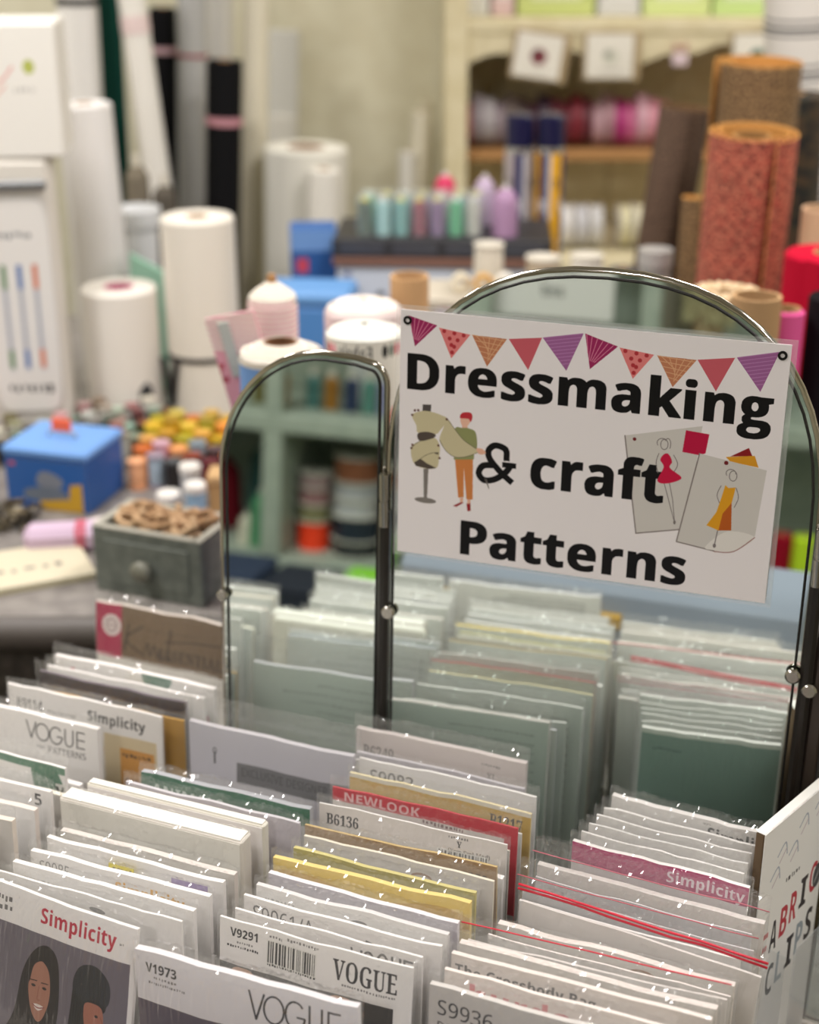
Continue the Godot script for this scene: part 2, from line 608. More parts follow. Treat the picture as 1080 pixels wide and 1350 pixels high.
func hang_sign() -> void:
	var W := 1500
	var p := Paint.new(W, 1010, rgb(236, 231, 234))
	var bold := font("Droid Sans", 700)
	# bunting
	var flag := [[33, 22, 151, 51, 61, 143, 0], [158, 59, 287, 75, 212, 176, 1], [294, 75, 434, 78, 358, 194, 2], [441, 77, 572, 60, 523, 191, 3], [575, 60, 732, 29, 673, 179, 4],
		[738, 28, 866, 66, 764, 163, 0], [872, 69, 1004, 84, 930, 184, 1], [1016, 86, 1163, 88, 1082, 200, 2], [1166, 87, 1302, 66, 1243, 199, 3], [1308, 65, 1459, 30, 1404, 184, 4]]
	var tone := [rgb(154, 40, 92), rgb(224, 128, 128), rgb(190, 124, 92), rgb(198, 92, 104), rgb(156, 96, 150)]
	for f in flag:
		var a := V(f[0], f[1])
		var b := V(f[2], f[3])
		var c := V(f[4], f[5])
		p.poly([a, b, c], tone[f[6]])
		var at := func(x: float, y: float) -> Vector2: return a.lerp(b, x).lerp(c, y)
		match f[6]:
			0:
				for k in 6:
					var s: Vector2 = at.call(k / 6.0 + 0.05, 0.0)
					var m: Vector2 = at.call(0.0, 0.55 + k * 0.08) if k < 1 else at.call(minf(1.0, k / 6.0 - 0.15), 0.75)
					p.line([s.x, s.y, m.x, m.y], 3, rgb(214, 130, 160))
			1:
				for q in [[0.15, 0.08], [0.5, 0.08], [0.82, 0.08], [0.32, 0.3], [0.68, 0.3], [0.4, 0.52], [0.6, 0.56], [0.5, 0.78]]:
					var s1: Vector2 = at.call(q[0], q[1])
					p.oval(s1.x, s1.y, 8, 8, rgb(176, 52, 60))
			2:
				for k in 5:
					var s2: Vector2 = at.call(k / 5.0 + 0.1, 0.0)
					var e2: Vector2 = at.call(0.5, 0.4 + 0.1 * k)
					p.line([s2.x, s2.y, e2.x, e2.y], 3, rgb(216, 168, 130))
					var s3: Vector2 = at.call(0.0, k * 0.17)
					var e3: Vector2 = at.call(1.0, k * 0.17 + 0.08)
					p.line([s3.x, s3.y, e3.x, e3.y], 3, rgb(216, 168, 130))
			4:
				for k in 9:
					var s4: Vector2 = at.call(0.02, k * 0.1)
					var e4: Vector2 = at.call(0.98, k * 0.1)
					p.line([s4.x, s4.y, e4.x, e4.y], 3, rgb(182, 128, 178))
	# cards with fashion sketches
	var edge := rgb(132, 122, 120)
	var card := rgb(206, 202, 198)
	p.shape([915, 407, 1205, 337, 1184, 623, 1152, 756, 984, 795], card)
	p.line([915, 407, 984, 795, 1152, 756], 5, edge)
	p.shape([1145, 360, 1233, 366, 1225, 441, 1203, 451, 1138, 446], rgb(186, 22, 66))
	p.shape([1318, 442, 1383, 401, 1398, 431], rgb(140, 28, 34))
	p.shape([1301, 446, 1407, 429, 1425, 473, 1319, 462], rgb(216, 152, 40))
	p.shape([1203, 444, 1456, 480, 1437, 745, 1364, 814, 1290, 825, 1143, 807], card)
	p.line([1203, 444, 1143, 807, 1290, 825], 5, edge)
	p.smooth([1333, 739, 1437, 749, 1364, 814, 1290, 822, 1255, 812], rgb(226, 222, 218))
	p.line([1437, 749, 1364, 816, 1290, 827], 4, rgb(160, 120, 118), true)
	# lettering
	var ink := rgb(18, 16, 18)
	p.fat("Dressmaking", bold, 34, 162, 1420, 202, ink, 3)
	p.fat("craft", bold, 554, 490, 522, 172, ink, 3)
	p.fat("Patterns", bold, 274, 840, 912, 146, ink, 3)
	# ampersand with two open bowls
	p.line([452, 560, 446, 520, 405, 508, 378, 530, 384, 566, 430, 616, 474, 650], 25, ink, true)
	p.line([400, 590, 356, 598, 340, 630, 362, 656, 405, 648, 448, 616, 470, 582], 25, ink, true)
	p.line([440, 583, 486, 583], 22, ink)
	# figure A in the red dress, figure B in the yellow dress
	var pen := rgb(120, 112, 112)
	p.line([1079, 579, 1128, 725], 3, pen)
	p.line([1099, 576, 1116, 640, 1130, 730], 3, pen)
	p.oval(1130, 730, 5, 8, pen)
	p.loop(1068, 425, 14, 20, 3, pen)
	p.loop(1060, 420, 20, 18, 3, pen, 0.4, 0.9)
	p.loop(1080, 424, 12, 24, 3, pen, 0.6, 1.1)
	p.line([1050, 462, 1042, 500, 1052, 540], 3, pen, true)
	p.line([1106, 462, 1124, 496, 1112, 530], 3, pen, true)
	p.smooth([1070, 463, 1087, 461, 1102, 489, 1096, 515, 1143, 549, 1092, 577, 1052, 572, 1072, 515, 1057, 487], rgb(196, 24, 66))
	p.line([1296, 741, 1289, 800], 4, pen)
	p.oval(1289, 803, 6, 9, pen)
	p.loop(1335, 517, 14, 20, 3, pen)
	p.loop(1326, 508, 18, 16, 3, pen, 0.4, 1.0)
	p.line([1294, 560, 1282, 600, 1300, 640], 3, pen, true)
	p.line([1350, 562, 1362, 600, 1350, 640], 3, pen, true)
	p.shape([1309, 556, 1322, 566, 1348, 561, 1345, 587, 1339, 623, 1347, 733, 1299, 740, 1252, 725, 1285, 667, 1299, 607], rgb(222, 158, 36))
	p.shape([1339, 623, 1347, 733, 1299, 740, 1309, 670], rgb(184, 92, 34))
	p.oval(953, 417, 7, 7, rgb(110, 30, 34))
	p.oval(1305, 469, 8, 8, rgb(110, 30, 34))
	# dress form and the dressmaker
	var sand := rgb(200, 190, 156)
	var line := rgb(78, 70, 62)
	p.shape([98, 374, 134, 371, 133, 402, 98, 403], rgb(84, 78, 76))
	p.smooth([55, 422, 98, 401, 133, 400, 175, 409, 204, 424, 176, 469, 153, 491, 83, 494, 73, 463], sand)
	p.smooth([53, 559, 91, 526, 148, 506, 173, 535, 172, 587, 161, 631, 103, 638, 64, 620], sand)
	p.smooth([83, 494, 119, 485, 153, 491, 148, 506, 96, 526, 79, 514], rgb(84, 74, 68))
	p.shape([67, 619, 93, 600, 122, 617, 161, 631, 132, 639, 74, 633], rgb(84, 74, 68))
	p.shape([150, 567, 169, 565, 169, 574, 155, 572], rgb(84, 74, 68))
	p.line([93, 600, 130, 575, 169, 565], 2, line, true)
	p.line([53, 559, 91, 526, 148, 506], 2, line, true)
	p.shape([107, 640, 128, 639, 125, 766, 111, 768], rgb(126, 120, 116))
	p.oval(118, 774, 46, 12, rgb(128, 122, 118))
	p.shape([266, 440, 286, 440, 290, 462, 262, 462], rgb(226, 176, 152))
	p.smooth([235, 460, 266, 452, 294, 451, 322, 466, 329, 530, 312, 528, 314, 579, 239, 588, 238, 556], rgb(142, 146, 98))
	p.shape([239, 586, 314, 577, 318, 745, 292, 746, 277, 616, 280, 740, 257, 744], rgb(206, 130, 74))
	p.shape([236, 782, 269, 761, 281, 762, 251, 784], rgb(150, 36, 40))
	p.shape([293, 765, 309, 758, 311, 793, 298, 797], rgb(150, 36, 40))
	p.shape([264, 744, 278, 742, 277, 762, 266, 764], rgb(226, 176, 152))
	p.shape([296, 746, 310, 745, 308, 762, 296, 766], rgb(226, 176, 152))
	p.smooth([258, 413, 295, 414, 293, 432, 275, 451, 261, 436], rgb(232, 184, 162))
	p.smooth([254, 409, 264, 390, 297, 386, 306, 403, 299, 424, 290, 412, 262, 413], rgb(190, 52, 62))
	p.smooth([204, 424, 233, 458, 272, 500, 329, 533, 339, 543, 283, 569, 236, 575, 197, 551, 172, 512, 186, 464], sand)
	p.line([204, 424, 233, 458, 272, 500, 329, 533, 339, 543], 2, line, true)
	p.line([339, 543, 283, 569, 236, 575, 197, 551, 172, 512], 2, line, true)
	p.smooth([326, 530, 350, 528, 366, 544, 340, 552], rgb(226, 176, 152))
	p.line([366, 650, 384, 690, 372, 652], 3, rgb(120, 112, 108))
	for d in [[55, 422], [66, 402], [80, 400], [200, 424], [58, 546], [54, 560], [168, 536], [174, 588]]:
		p.oval(d[0], d[1], 5, 5, rgb(96, 60, 52))
	var t := thing("sign", "white laminated sign with bunting reading Dressmaking and craft Patterns", "sign", Vector3.ZERO)
	var a := deg_to_rad(3.0)
	# hangs on the mirror glass, on the same lean
	t.transform = Transform3D(Basis.from_euler(Vector3(-a, deg_to_rad(MIR_YAW), 0)), M0) * Transform3D(Basis.IDENTITY, Vector3(0.1555, 0.2475, 0.0042))
	var pm := print_mat(p.im, 0.35)
	pm.metallic_specular = 0.35
	part(t, "paper", box(0.291, 0.197, 0.0008, 0.0001), pm, Vector3(0, -0.0985, 0.0004))
	part(t, "laminate_border", box(0.299, 0.204, 0.0006, 0.0002), film(0.10, 0.08), Vector3(0, -0.102, -0.0006))
	for s in [-1, 1]:
		part(t, "eyelet", lathe([V(0.0016, 0), V(0.0034, 0), V(0.0034, 0.0008), V(0.0016, 0.0008)], 16), mat(rgb(40, 38, 38), 0.3, 0.6), Vector3(s * 0.1398, 0.0905, 0.0008), Vector3(90, 0, 0))

# ---------------------------------------------------------------- pattern packets
const PW := 600
const PH := 860
var paper_w := Color(0.90, 0.885, 0.87)

func stroke_vogue(p: Paint, x: float, y: float, w: float, h: float, t: float, c: Color) -> void:   # thin round capitals V O G U E
	var k := w / 5.1
	p.line([x, y, x + k * 0.42, y + h], t, c)
	p.line([x + k * 0.42, y + h, x + k * 0.86, y], t, c)
	p.loop(x + k * 1.42, y + h / 2, k * 0.56, h / 2, t, c)
	p.loop(x + k * 2.62, y + h / 2, k * 0.54, h / 2, t, c, 0.02, 0.88)
	p.line([x + k * 2.72, y + h * 0.54, x + k * 3.16, y + h * 0.54], t, c)
	p.line([x + k * 3.42, y, x + k * 3.42, y + h * 0.66], t, c)
	p.loop(x + k * 3.76, y + h * 0.66, k * 0.34, h * 0.34, t, c, 0.0, 0.5)
	p.line([x + k * 4.10, y, x + k * 4.10, y + h * 0.66], t, c)
	p.line([x + k * 4.45, y, x + k * 4.45, y + h], t, c)
	for q in [0.02, 0.5, 0.98]:
		p.line([x + k * 4.45, y + h * q, x + k * 5.1, y + h * q], t, c)

func art(style: String) -> Image:
	var ink := rgb(34, 32, 34)
	var grey := rgb(120, 116, 116)
	var sans := font("Droid Sans", 400)
	var bold := font("Droid Sans", 700)
	var serif := font("Droid Serif", 700)
	var serif_r := font("Droid Serif", 400)
	var p := Paint.new(PW, PH, rgb(236, 232, 230))
	match style:
		"knit":
			p.rect(0, 0, 600, 860, rgb(118, 96, 72))
			p.rect(0, 0, 118, 860, rgb(178, 44, 84))
			p.oval(72, 84, 44, 44, rgb(226, 214, 212))
			p.loop(72, 84, 24, 24, 6, rgb(150, 120, 124))
			p.line([60, 84, 84, 84], 6, rgb(150, 120, 124))
			p.rect(0, 214, 600, 646, rgb(226, 222, 216))
			p.rule(240, 70, 220, 10, rgb(90, 72, 54), 3)
			var dk := rgb(60, 46, 34)
			p.line([150, 70, 132, 176], 8, dk)
			p.line([214, 66, 140, 130, 222, 184], 7, dk, true)
			p.line([222, 168, 236, 130, 246, 178, 264, 134, 278, 178, 290, 140, 294, 178, 312, 166], 6, dk, true)
			p.line([336, 60, 322, 170, 344, 178], 7, dk, true)
			p.line([308, 110, 560, 84], 5, dk, true)
			p.text("ESSENTIALS", serif, 282, 140, 306, 48, dk)
		"dots":
			for q in [[70, 40], [330, 70], [180, 100], [470, 120]]: p.oval(q[0], q[1], 9, 9, rgb(200, 60, 80))
			p.oval(390, 0, 56, 62, rgb(74, 122, 104))
			p.rect(470, 110, 110, 20, rgb(206, 130, 150))
		"plum":
			p.rect(0, 0, 600, 860, rgb(92, 82, 94))
			p.rect(0, 0, 600, 70, rgb(60, 48, 52))
			p.text("CUTS", sans, 500, 110, 60, 200, rgb(160, 150, 160))
		"gold_plain":
			p.rect(0, 0, 600, 860, rgb(186, 140, 52))
		"k9114":
			p.text("K9114", sans, 36, 42, 104, 42, ink)
			p.rule(160, 66, 110, 12, grey, 4)
			p.text("Simplicity", bold, 318, 34, 222, 52, ink)
			p.rect(380, 104, 200, 600, rgb(214, 196, 160))
			p.rect(440, 150, 130, 420, rgb(206, 146, 60))
			p.rule(450, 166, 110, 18, rgb(90, 60, 30), 8)
			p.rule(460, 260, 90, 22, rgb(120, 70, 30), 18)
		"vogue_thin":
			stroke_vogue(p, 330, 26, 222, 60, 5, rgb(64, 60, 60))
			p.rule(370, 104, 30, 12, grey, 5)
			p.text("PATTERNS", sans, 414, 100, 140, 24, rgb(70, 66, 66))
			p.rect(0, 210, 600, 650, rgb(196, 190, 186))
		"green_side":
			p.rect(0, 0, 600, 26, rgb(92, 132, 110))
			p.smooth([470, 20, 560, 10, 600, 120, 590, 300, 470, 300, 480, 120], rgb(82, 124, 100))
			p.rect(560, 60, 40, 600, rgb(226, 222, 216))
			p.text("y", bold, 560, 70, 34, 60, rgb(46, 54, 44))
		"number_side":
			p.text("5", bold, 540, 16, 26, 40, ink)
			p.rule(60, 30, 160, 16, grey, 31)
		"lilac_label":
			p.rect(0, 0, 600, 860, rgb(198, 196, 206))
			p.rect(182, 110, 418, 74, rgb(112, 112, 116))
			p.text("EXCLUSIVE DESIGNER ORIG", sans, 200, 126, 396, 30, rgb(66, 66, 72))
			p.line([98, 90, 98, 130], 7, rgb(70, 70, 74))
			p.loop(98, 84, 6, 10, 3, rgb(70, 70, 74))
		"green_head":
			p.rect(0, 0, 600, 860, rgb(186, 184, 192))
			p.rect(0, 0, 600, 60, rgb(36, 102, 74))
			p.text("ANIMALS", bold, 40, 34, 260, 44, rgb(216, 226, 218))
		"lilac_plain":
			p.rect(0, 0, 600, 860, rgb(196, 190, 198))
		"sketch_box":
			p.rect(0, 0, 600, 860, rgb(226, 222, 214))
			p.loop(262, 112, 12, 12, 6, ink)
			p.loop(256, 134, 14, 14, 6, ink)
			p.line([280, 118, 320, 92, 372, 104, 340, 124, 286, 128], 3, rgb(70, 70, 70), true)
			p.line([340, 100, 330, 160], 3, rgb(110, 106, 104), true)
			p.rule(290, 106, 70, 12, grey, 6)
		"grey_head":
			p.rect(0, 0, 600, 860, rgb(206, 200, 194))
			p.loop(380, 46, 30, 14, 7, rgb(150, 116, 90), 0.5, 1.0)
		"purple_bit":
			p.rect(430, 22, 120, 40, rgb(156, 132, 186))
			p.rect(390, 88, 90, 24, rgb(214, 110, 140))
			p.rule(392, 92, 84, 16, rgb(236, 196, 206), 7)
		"gold_word":
			p.text("Simplicity", bold, 290, 26, 230, 56, rgb(224, 166, 62))
			p.text("S9085", sans, 30, 24, 104, 40, grey)
			p.rule(160, 40, 110, 14, rgb(170, 166, 164), 10)
		"faint":
			p.rule(40, 36, 120, 18, rgb(190, 186, 184), 12)
		"simplicity":
			simplicity_art(p)
		"b6249":
			p.rect(0, 0, 600, 860, rgb(214, 204, 202))
			p.text("B6249", serif_r, 26, 52, 112, 44, rgb(80, 76, 76))
			p.rule(450, 30, 60, 10, grey, 13)
			p.text("XI", serif_r, 470, 60, 26, 22, grey)
			p.rule(430, 92, 130, 16, grey, 14)
		"s_number":
			p.text("S9083", sans, 40, 30, 150, 46, ink)
		"gold_band":
			p.rect(0, 0, 600, 860, rgb(206, 172, 96))
			p.rect(0, 0, 600, 14, rgb(226, 220, 208))
			p.text("B1217", serif, 470, 30, 104, 44, ink)
		"newlook":
			p.rect(0, 0, 600, 860, rgb(222, 216, 212))
			p.rect(0, 0, 600, 44, rgb(196, 36, 56))
			p.rect(560, 0, 40, 300, rgb(196, 36, 56))
			p.text("NEWLOOK", bold, 40, 10, 250, 30, rgb(232, 190, 192))
			p.rule(300, 46, 130, 14, rgb(110, 70, 76), 15)
		"b6136":
			p.rect(0, 0, 600, 860, rgb(222, 214, 208))
			p.text("B6136", serif, 24, 28, 106, 38, ink)
			p.rule(20, 84, 120, 10, grey, 16)
			p.rule(420, 10, 60, 10, grey, 17)
			p.text("Y", serif, 446, 24, 16, 20, ink)
			p.text("(Xsm-Sml-Med)", serif_r, 420, 50, 130, 18, ink)
			p.bars(390, 62, 150, 40, 5)
		"brown_gold":
			p.rect(0, 0, 600, 860, rgb(156, 120, 72))
			p.text("B6852", serif, 470, 36, 104, 44, rgb(60, 44, 30))
		"olive":
			p.rect(0, 0, 600, 860, rgb(172, 160, 84))
		"yellow":
			p.rect(0, 0, 600, 860, rgb(226, 198, 112))
			p.smooth([0, 40, 120, 30, 300, 60, 480, 30, 600, 50, 600, 90, 320, 84, 0, 80], rgb(208, 170, 84))
			p.text("Misses", sans, 470, 60, 90, 24, rgb(120, 100, 60))
		"s_number2":
			p.text("S9061/A", sans, 30, 22, 190, 50, rgb(60, 58, 60))
			p.line([380, 40, 440, 52], 6, rgb(90, 90, 92))
		"vogue_tail":
			stroke_vogue(p, 380, 24, 190, 96, 7, rgb(60, 58, 60))
		"v9291":
			p.text("V9291", bold, 34, 22, 88, 26, ink)
			p.rule(56, 60, 50, 8, grey, 20)
			p.rule(24, 74, 104, 9, ink, 21)
			p.rule(160, 16, 40, 10, grey, 22)
			p.rule(216, 10, 100, 10, grey, 23)
			p.bars(156, 34, 150, 64, 8)
			p.text("VOGUE", serif, 360, 30, 196, 62, ink)
			p.rule(390, 100, 160, 9, grey, 24)
			p.rect(0, 134, 548, 726, rgb(48, 42, 40))
			p.smooth([40, 152, 80, 138, 112, 154, 116, 240, 36, 240], rgb(206, 160, 132))
			p.smooth([350, 156, 390, 138, 430, 158, 430, 260, 346, 260], rgb(206, 160, 132))
			p.rect(560, 560, 16, 300, rgb(70, 110, 140))
		"v1973":
			p.rect(0, 0, 600, 150, rgb(226, 222, 226))
			p.text("V1973", bold, 28, 34, 88, 28, ink)
			p.rule(52, 72, 62, 9, grey, 25)
			p.rule(36, 88, 100, 9, grey, 26)
			stroke_vogue(p, 316, 30, 240, 78, 5, rgb(26, 24, 26))
			p.text("PATTERNS", sans, 430, 122, 120, 20, ink)
			p.rect(0, 152, 600, 708, rgb(88, 76, 88))
			p.rect(330, 152, 270, 708, rgb(66, 44, 40))
			p.smooth([60, 300, 120, 240, 190, 300, 210, 560, 40, 560], rgb(56, 40, 42))
		"simpl_black":
			p.text("Simplicity", bold, 400, 20, 300, 52, ink)
			p.rule(380, 10, 30, 8, grey, 27)
		"grey_word":
			p.oval(330, 40, 26, 8, grey)
			p.rule(30, 30, 100, 16, rgb(180, 178, 178), 28)
		"magenta":
			p.rect(0, 0, 600, 860, rgb(226, 222, 222))
			p.rect(0, 0, 600, 62, rgb(176, 32, 104))
			p.text("Simplicity", bold, 330, 14, 260, 48, rgb(234, 222, 230))
		"zip_plain":
			p.rect(0, 0, 600, 860, rgb(216, 210, 206))
			p.rule(260, 60, 70, 22, rgb(236, 232, 230), 29)
		"zip_grey":
			p.rect(0, 0, 600, 860, rgb(200, 198, 200))
		"bag_word":
			p.rect(0, 0, 600, 860, rgb(222, 212, 206))
			p.text("The Crossbody Bag", bold, 10, 26, 336, 44, rgb(60, 56, 58))
		"burda":
			p.rect(0, 0, 600, 860, rgb(232, 222, 216))
			p.text("burda", bold, 70, 24, 270, 60, rgb(226, 134, 140))
		"s9936":
			p.rect(0, 0, 600, 860, rgb(196, 190, 186))
			p.text("S9936", sans, 24, 40, 150, 44, ink)
			p.text("DESIGN", sans, 26, 104, 130, 30, rgb(70, 66, 66))
			p.rule(26, 150, 160, 12, grey, 30)
		"back_table":
			p.rect(0, 0, 600, 860, rgb(222, 220, 214))
			for k in 5: p.rule(60, 30 + k * 18, 300 + (k * 67) % 150, 11, rgb(90, 90, 90), 40 + k)
			for k in 9:
				for j in 8: p.rule(50 + j * 64, 160 + k * 24, 40, 12, rgb(56, 56, 58), 60 + k * 8 + j)
			for k in 12: p.rule(50, 410 + k * 30, 470, 10, rgb(150, 150, 148), 150 + k)
		"back_text":
			p.rect(0, 0, 600, 860, rgb(216, 218, 214))
			for k in 22: p.rule(46, 50 + k * 34, 300 + (k * 131) % 190, 10, rgb(168, 168, 166), 200 + k)
		"back_teal":
			p.rect(0, 0, 600, 860, rgb(150, 170, 162))
			p.rule(420, 60, 130, 12, rgb(110, 128, 122), 240)
			p.rect(0, 0, 600, 16, rgb(222, 222, 216))
	return p.im

func simplicity_art(p: Paint) -> void:
	var bold := font("Droid Sans", 700)
	p.rect(0, 0, 600, 860, rgb(236, 232, 232))
	p.text("Simplicity", bold, 262, 26, 270, 60, rgb(190, 30, 62))
	p.rule(544, 52, 14, 8, rgb(90, 88, 90), 50)
	p.rule(20, 30, 130, 20, rgb(110, 106, 108), 51)
	p.rule(20, 58, 130, 18, rgb(110, 106, 108), 52)
	p.rect(110, 104, 474, 756, rgb(112, 104, 114))
	var hair := rgb(34, 24, 24)
	var skin := rgb(172, 120, 100)
	var olive := rgb(92, 82, 54)
	# first model: long dark hair, white top, olive jacket
	p.smooth([250, 152, 298, 132, 336, 170, 346, 288, 336, 396, 330, 493, 200, 536, 110, 644, 110, 493, 180, 364, 210, 226], hair)
	p.smooth([160, 860, 190, 536, 262, 407, 330, 418, 372, 515, 380, 860], olive)
	p.smooth([222, 860, 232, 536, 270, 385, 306, 385, 316, 536, 300, 860], skin)
	p.shape([214, 623, 240, 580, 262, 623, 296, 584, 306, 623, 300, 860, 212, 860], rgb(226, 220, 220))
	p.smooth([240, 206, 272, 178, 306, 206, 312, 278, 294, 338, 272, 360, 248, 334, 234, 273], skin)
	p.smooth([226, 256, 236, 192, 272, 160, 312, 192, 324, 288, 316, 216, 286, 180, 252, 196, 238, 246], hair)
	for s in [252, 292]:
		p.oval(s, 256, 8, 4, rgb(40, 26, 24))
		p.line([s - 12, 242, s + 12, 240], 3, rgb(54, 34, 30))
	p.line([272, 256, 268, 293, 278, 295], 3, rgb(150, 92, 74), true)
	p.smooth([254, 312, 272, 308, 292, 312, 272, 327], rgb(228, 214, 208))
	p.line([252, 312, 272, 319, 294, 312], 3, rgb(140, 62, 62), true)
	# second model: dark cap and hair, face turned aside, olive jacket
	p.smooth([398, 206, 440, 162, 500, 176, 512, 256, 470, 288, 460, 450, 404, 623, 352, 752, 340, 623, 372, 439, 388, 288], rgb(26, 22, 24))
	p.smooth([396, 860, 404, 580, 440, 439, 476, 407, 500, 450, 516, 601, 512, 860], olive)
	p.smooth([438, 256, 470, 246, 500, 256, 506, 303, 488, 347, 460, 355, 440, 310], rgb(170, 108, 88))
	p.shape([444, 342, 480, 342, 484, 418, 440, 418], rgb(170, 108, 88))
	p.smooth([392, 218, 412, 156, 470, 140, 520, 178, 518, 240, 470, 236, 430, 248], rgb(40, 40, 44))
	p.oval(482, 280, 6, 4, rgb(40, 26, 24))
	p.line([496, 278, 508, 303, 498, 306], 3, rgb(140, 84, 68), true)
	p.line([480, 327, 500, 323], 5, rgb(150, 62, 62))
	p.line([470, 439, 500, 687], 3, rgb(66, 58, 38))
	p.line([280, 439, 340, 536, 350, 687], 3, rgb(66, 58, 38))

# a stuffed paper envelope: front face is surface 0, back 1, edges 2
func envelope_mesh(w: float, h: float, th: float, sd: int) -> ArrayMesh:
	var nx := 10
	var ny := 8
	var z := func(i: int, j: int, s: float) -> float:
		var x := 2.0 * i / nx - 1.0
		var y := 2.0 * j / ny - 1.0
		var fill := 0.45 + 0.55 * (1.0 - pow(absf(x), 6.0)) * (1.0 - pow(absf(y), 4.0))
		return s * th / 2 * fill + 0.0007 * noise.get_noise_3d(x * 1.5, y * 2.0, sd * 7.3)
	var top := func(i: int) -> float:
		return h + 0.0022 * noise.get_noise_2d(i * 0.25, sd * 3.1)
	var mesh := ArrayMesh.new()
	for s in [1.0, -1.0]:
		var st := begin(false)
		for i in nx:
			for j in ny:
				var v := []
				var u := []
				for q in [[i, j], [i + 1, j], [i + 1, j + 1], [i, j + 1]]:
					v.append(Vector3(-w / 2 + w * q[0] / nx, top.call(q[0]) * q[1] / ny, z.call(q[0], q[1], s)))
					var ux := float(q[0]) / nx
					u.append(Vector2(ux if s > 0 else 1.0 - ux, 1.0 - float(q[1]) / ny))
				quad(st, v[0], v[1], v[2], v[3], Vector3(0, 0, s), u)
		done(st, mesh)
	var st2 := begin()
	for i in nx:
		for e in [0, ny]:
			var y0: float = 0.0 if e == 0 else top.call(i)
			var y1: float = 0.0 if e == 0 else top.call(i + 1)
			var x0 := -w / 2 + w * i / nx
			var x1 := -w / 2 + w * (i + 1) / nx
			quad(st2, Vector3(x0, y0, z.call(i, e, -1.0)), Vector3(x1, y1, z.call(i + 1, e, -1.0)), Vector3(x1, y1, z.call(i + 1, e, 1.0)), Vector3(x0, y0, z.call(i, e, 1.0)), Vector3(0, -1 if e == 0 else 1, 0))
	for j in ny:
		for e in [0, nx]:
			var t: float = top.call(e)
			var x: float = -w / 2 + w * e / nx
			quad(st2, Vector3(x, t * j / ny, z.call(e, j, -1.0)), Vector3(x, t * (j + 1) / ny, z.call(e, j + 1, -1.0)), Vector3(x, t * (j + 1) / ny, z.call(e, j + 1, 1.0)), Vector3(x, t * j / ny, z.call(e, j, 1.0)), Vector3(-1 if e == 0 else 1, 0, 0))
	done(st2, mesh)
	return mesh

# a crinkled clear bag, finest near its top edge
func sleeve_mesh(w: float, h: float, th: float, ext: float, sd: int, crinkle := 1.0) -> ArrayMesh:
	var r := RandomNumberGenerator.new()
	r.seed = 100 + sd
	var H := h + ext
	var rows := [0.0, 0.35, 0.6, 0.75, 0.82, 0.87, 0.90, 0.92, 0.935, 0.948, 0.96, 0.97, 0.98, 0.99, 1.0]
	var nx := 84
	var st := begin()
	for s in [1.0, -1.0]:
		var g := []
		for j in rows.size():
			var line := []
			for i in nx + 1:
				var x := 2.0 * i / nx - 1.0
				var yy: float = rows[j] * H
				var fill := 0.5 + 0.5 * (1.0 - pow(absf(x), 6.0))
				var z := th / 2 * fill
				if yy > h: z = lerpf(z, 0.0006, clampf((yy - h) / maxf(ext, 0.001), 0, 1))
				var k := smoothstep(0.7, 1.0, rows[j])
				if i == 0 or i == nx: z = 0.0006
				else:
					z += absf(r.randfn(0.0, (0.00014 + 0.00072 * k) * crinkle))
					z += (0.0003 + 0.0008 * k) * crinkle * absf(noise.get_noise_3d(i * 0.32, j * 0.35, sd * 3.3 + s * 9.0))
				var dy := 0.0
				if j == rows.size() - 1: dy = 0.0025 * noise.get_noise_2d(i * 0.06, sd * 5.7) + r.randf_range(-0.0004, 0.0004)
				line.append(Vector3(x * w / 2 + (r.randf_range(-0.0004, 0.0004) if i > 0 and i < nx else 0.0), yy + dy, s * z))
			g.append(line)
		for j in rows.size() - 1:
			for i in nx:
				quad(st, g[j][i], g[j][i + 1], g[j + 1][i + 1], g[j + 1][i], Vector3(0, 0, s))
	return done(st)

var sleeve_m: StandardMaterial3D
var arts := {}
var pk_n := 0

func art_mat(style: String) -> StandardMaterial3D:
	if not arts.has(style):
		arts[style] = print_mat(art(style), 0.5)
	return arts[style]

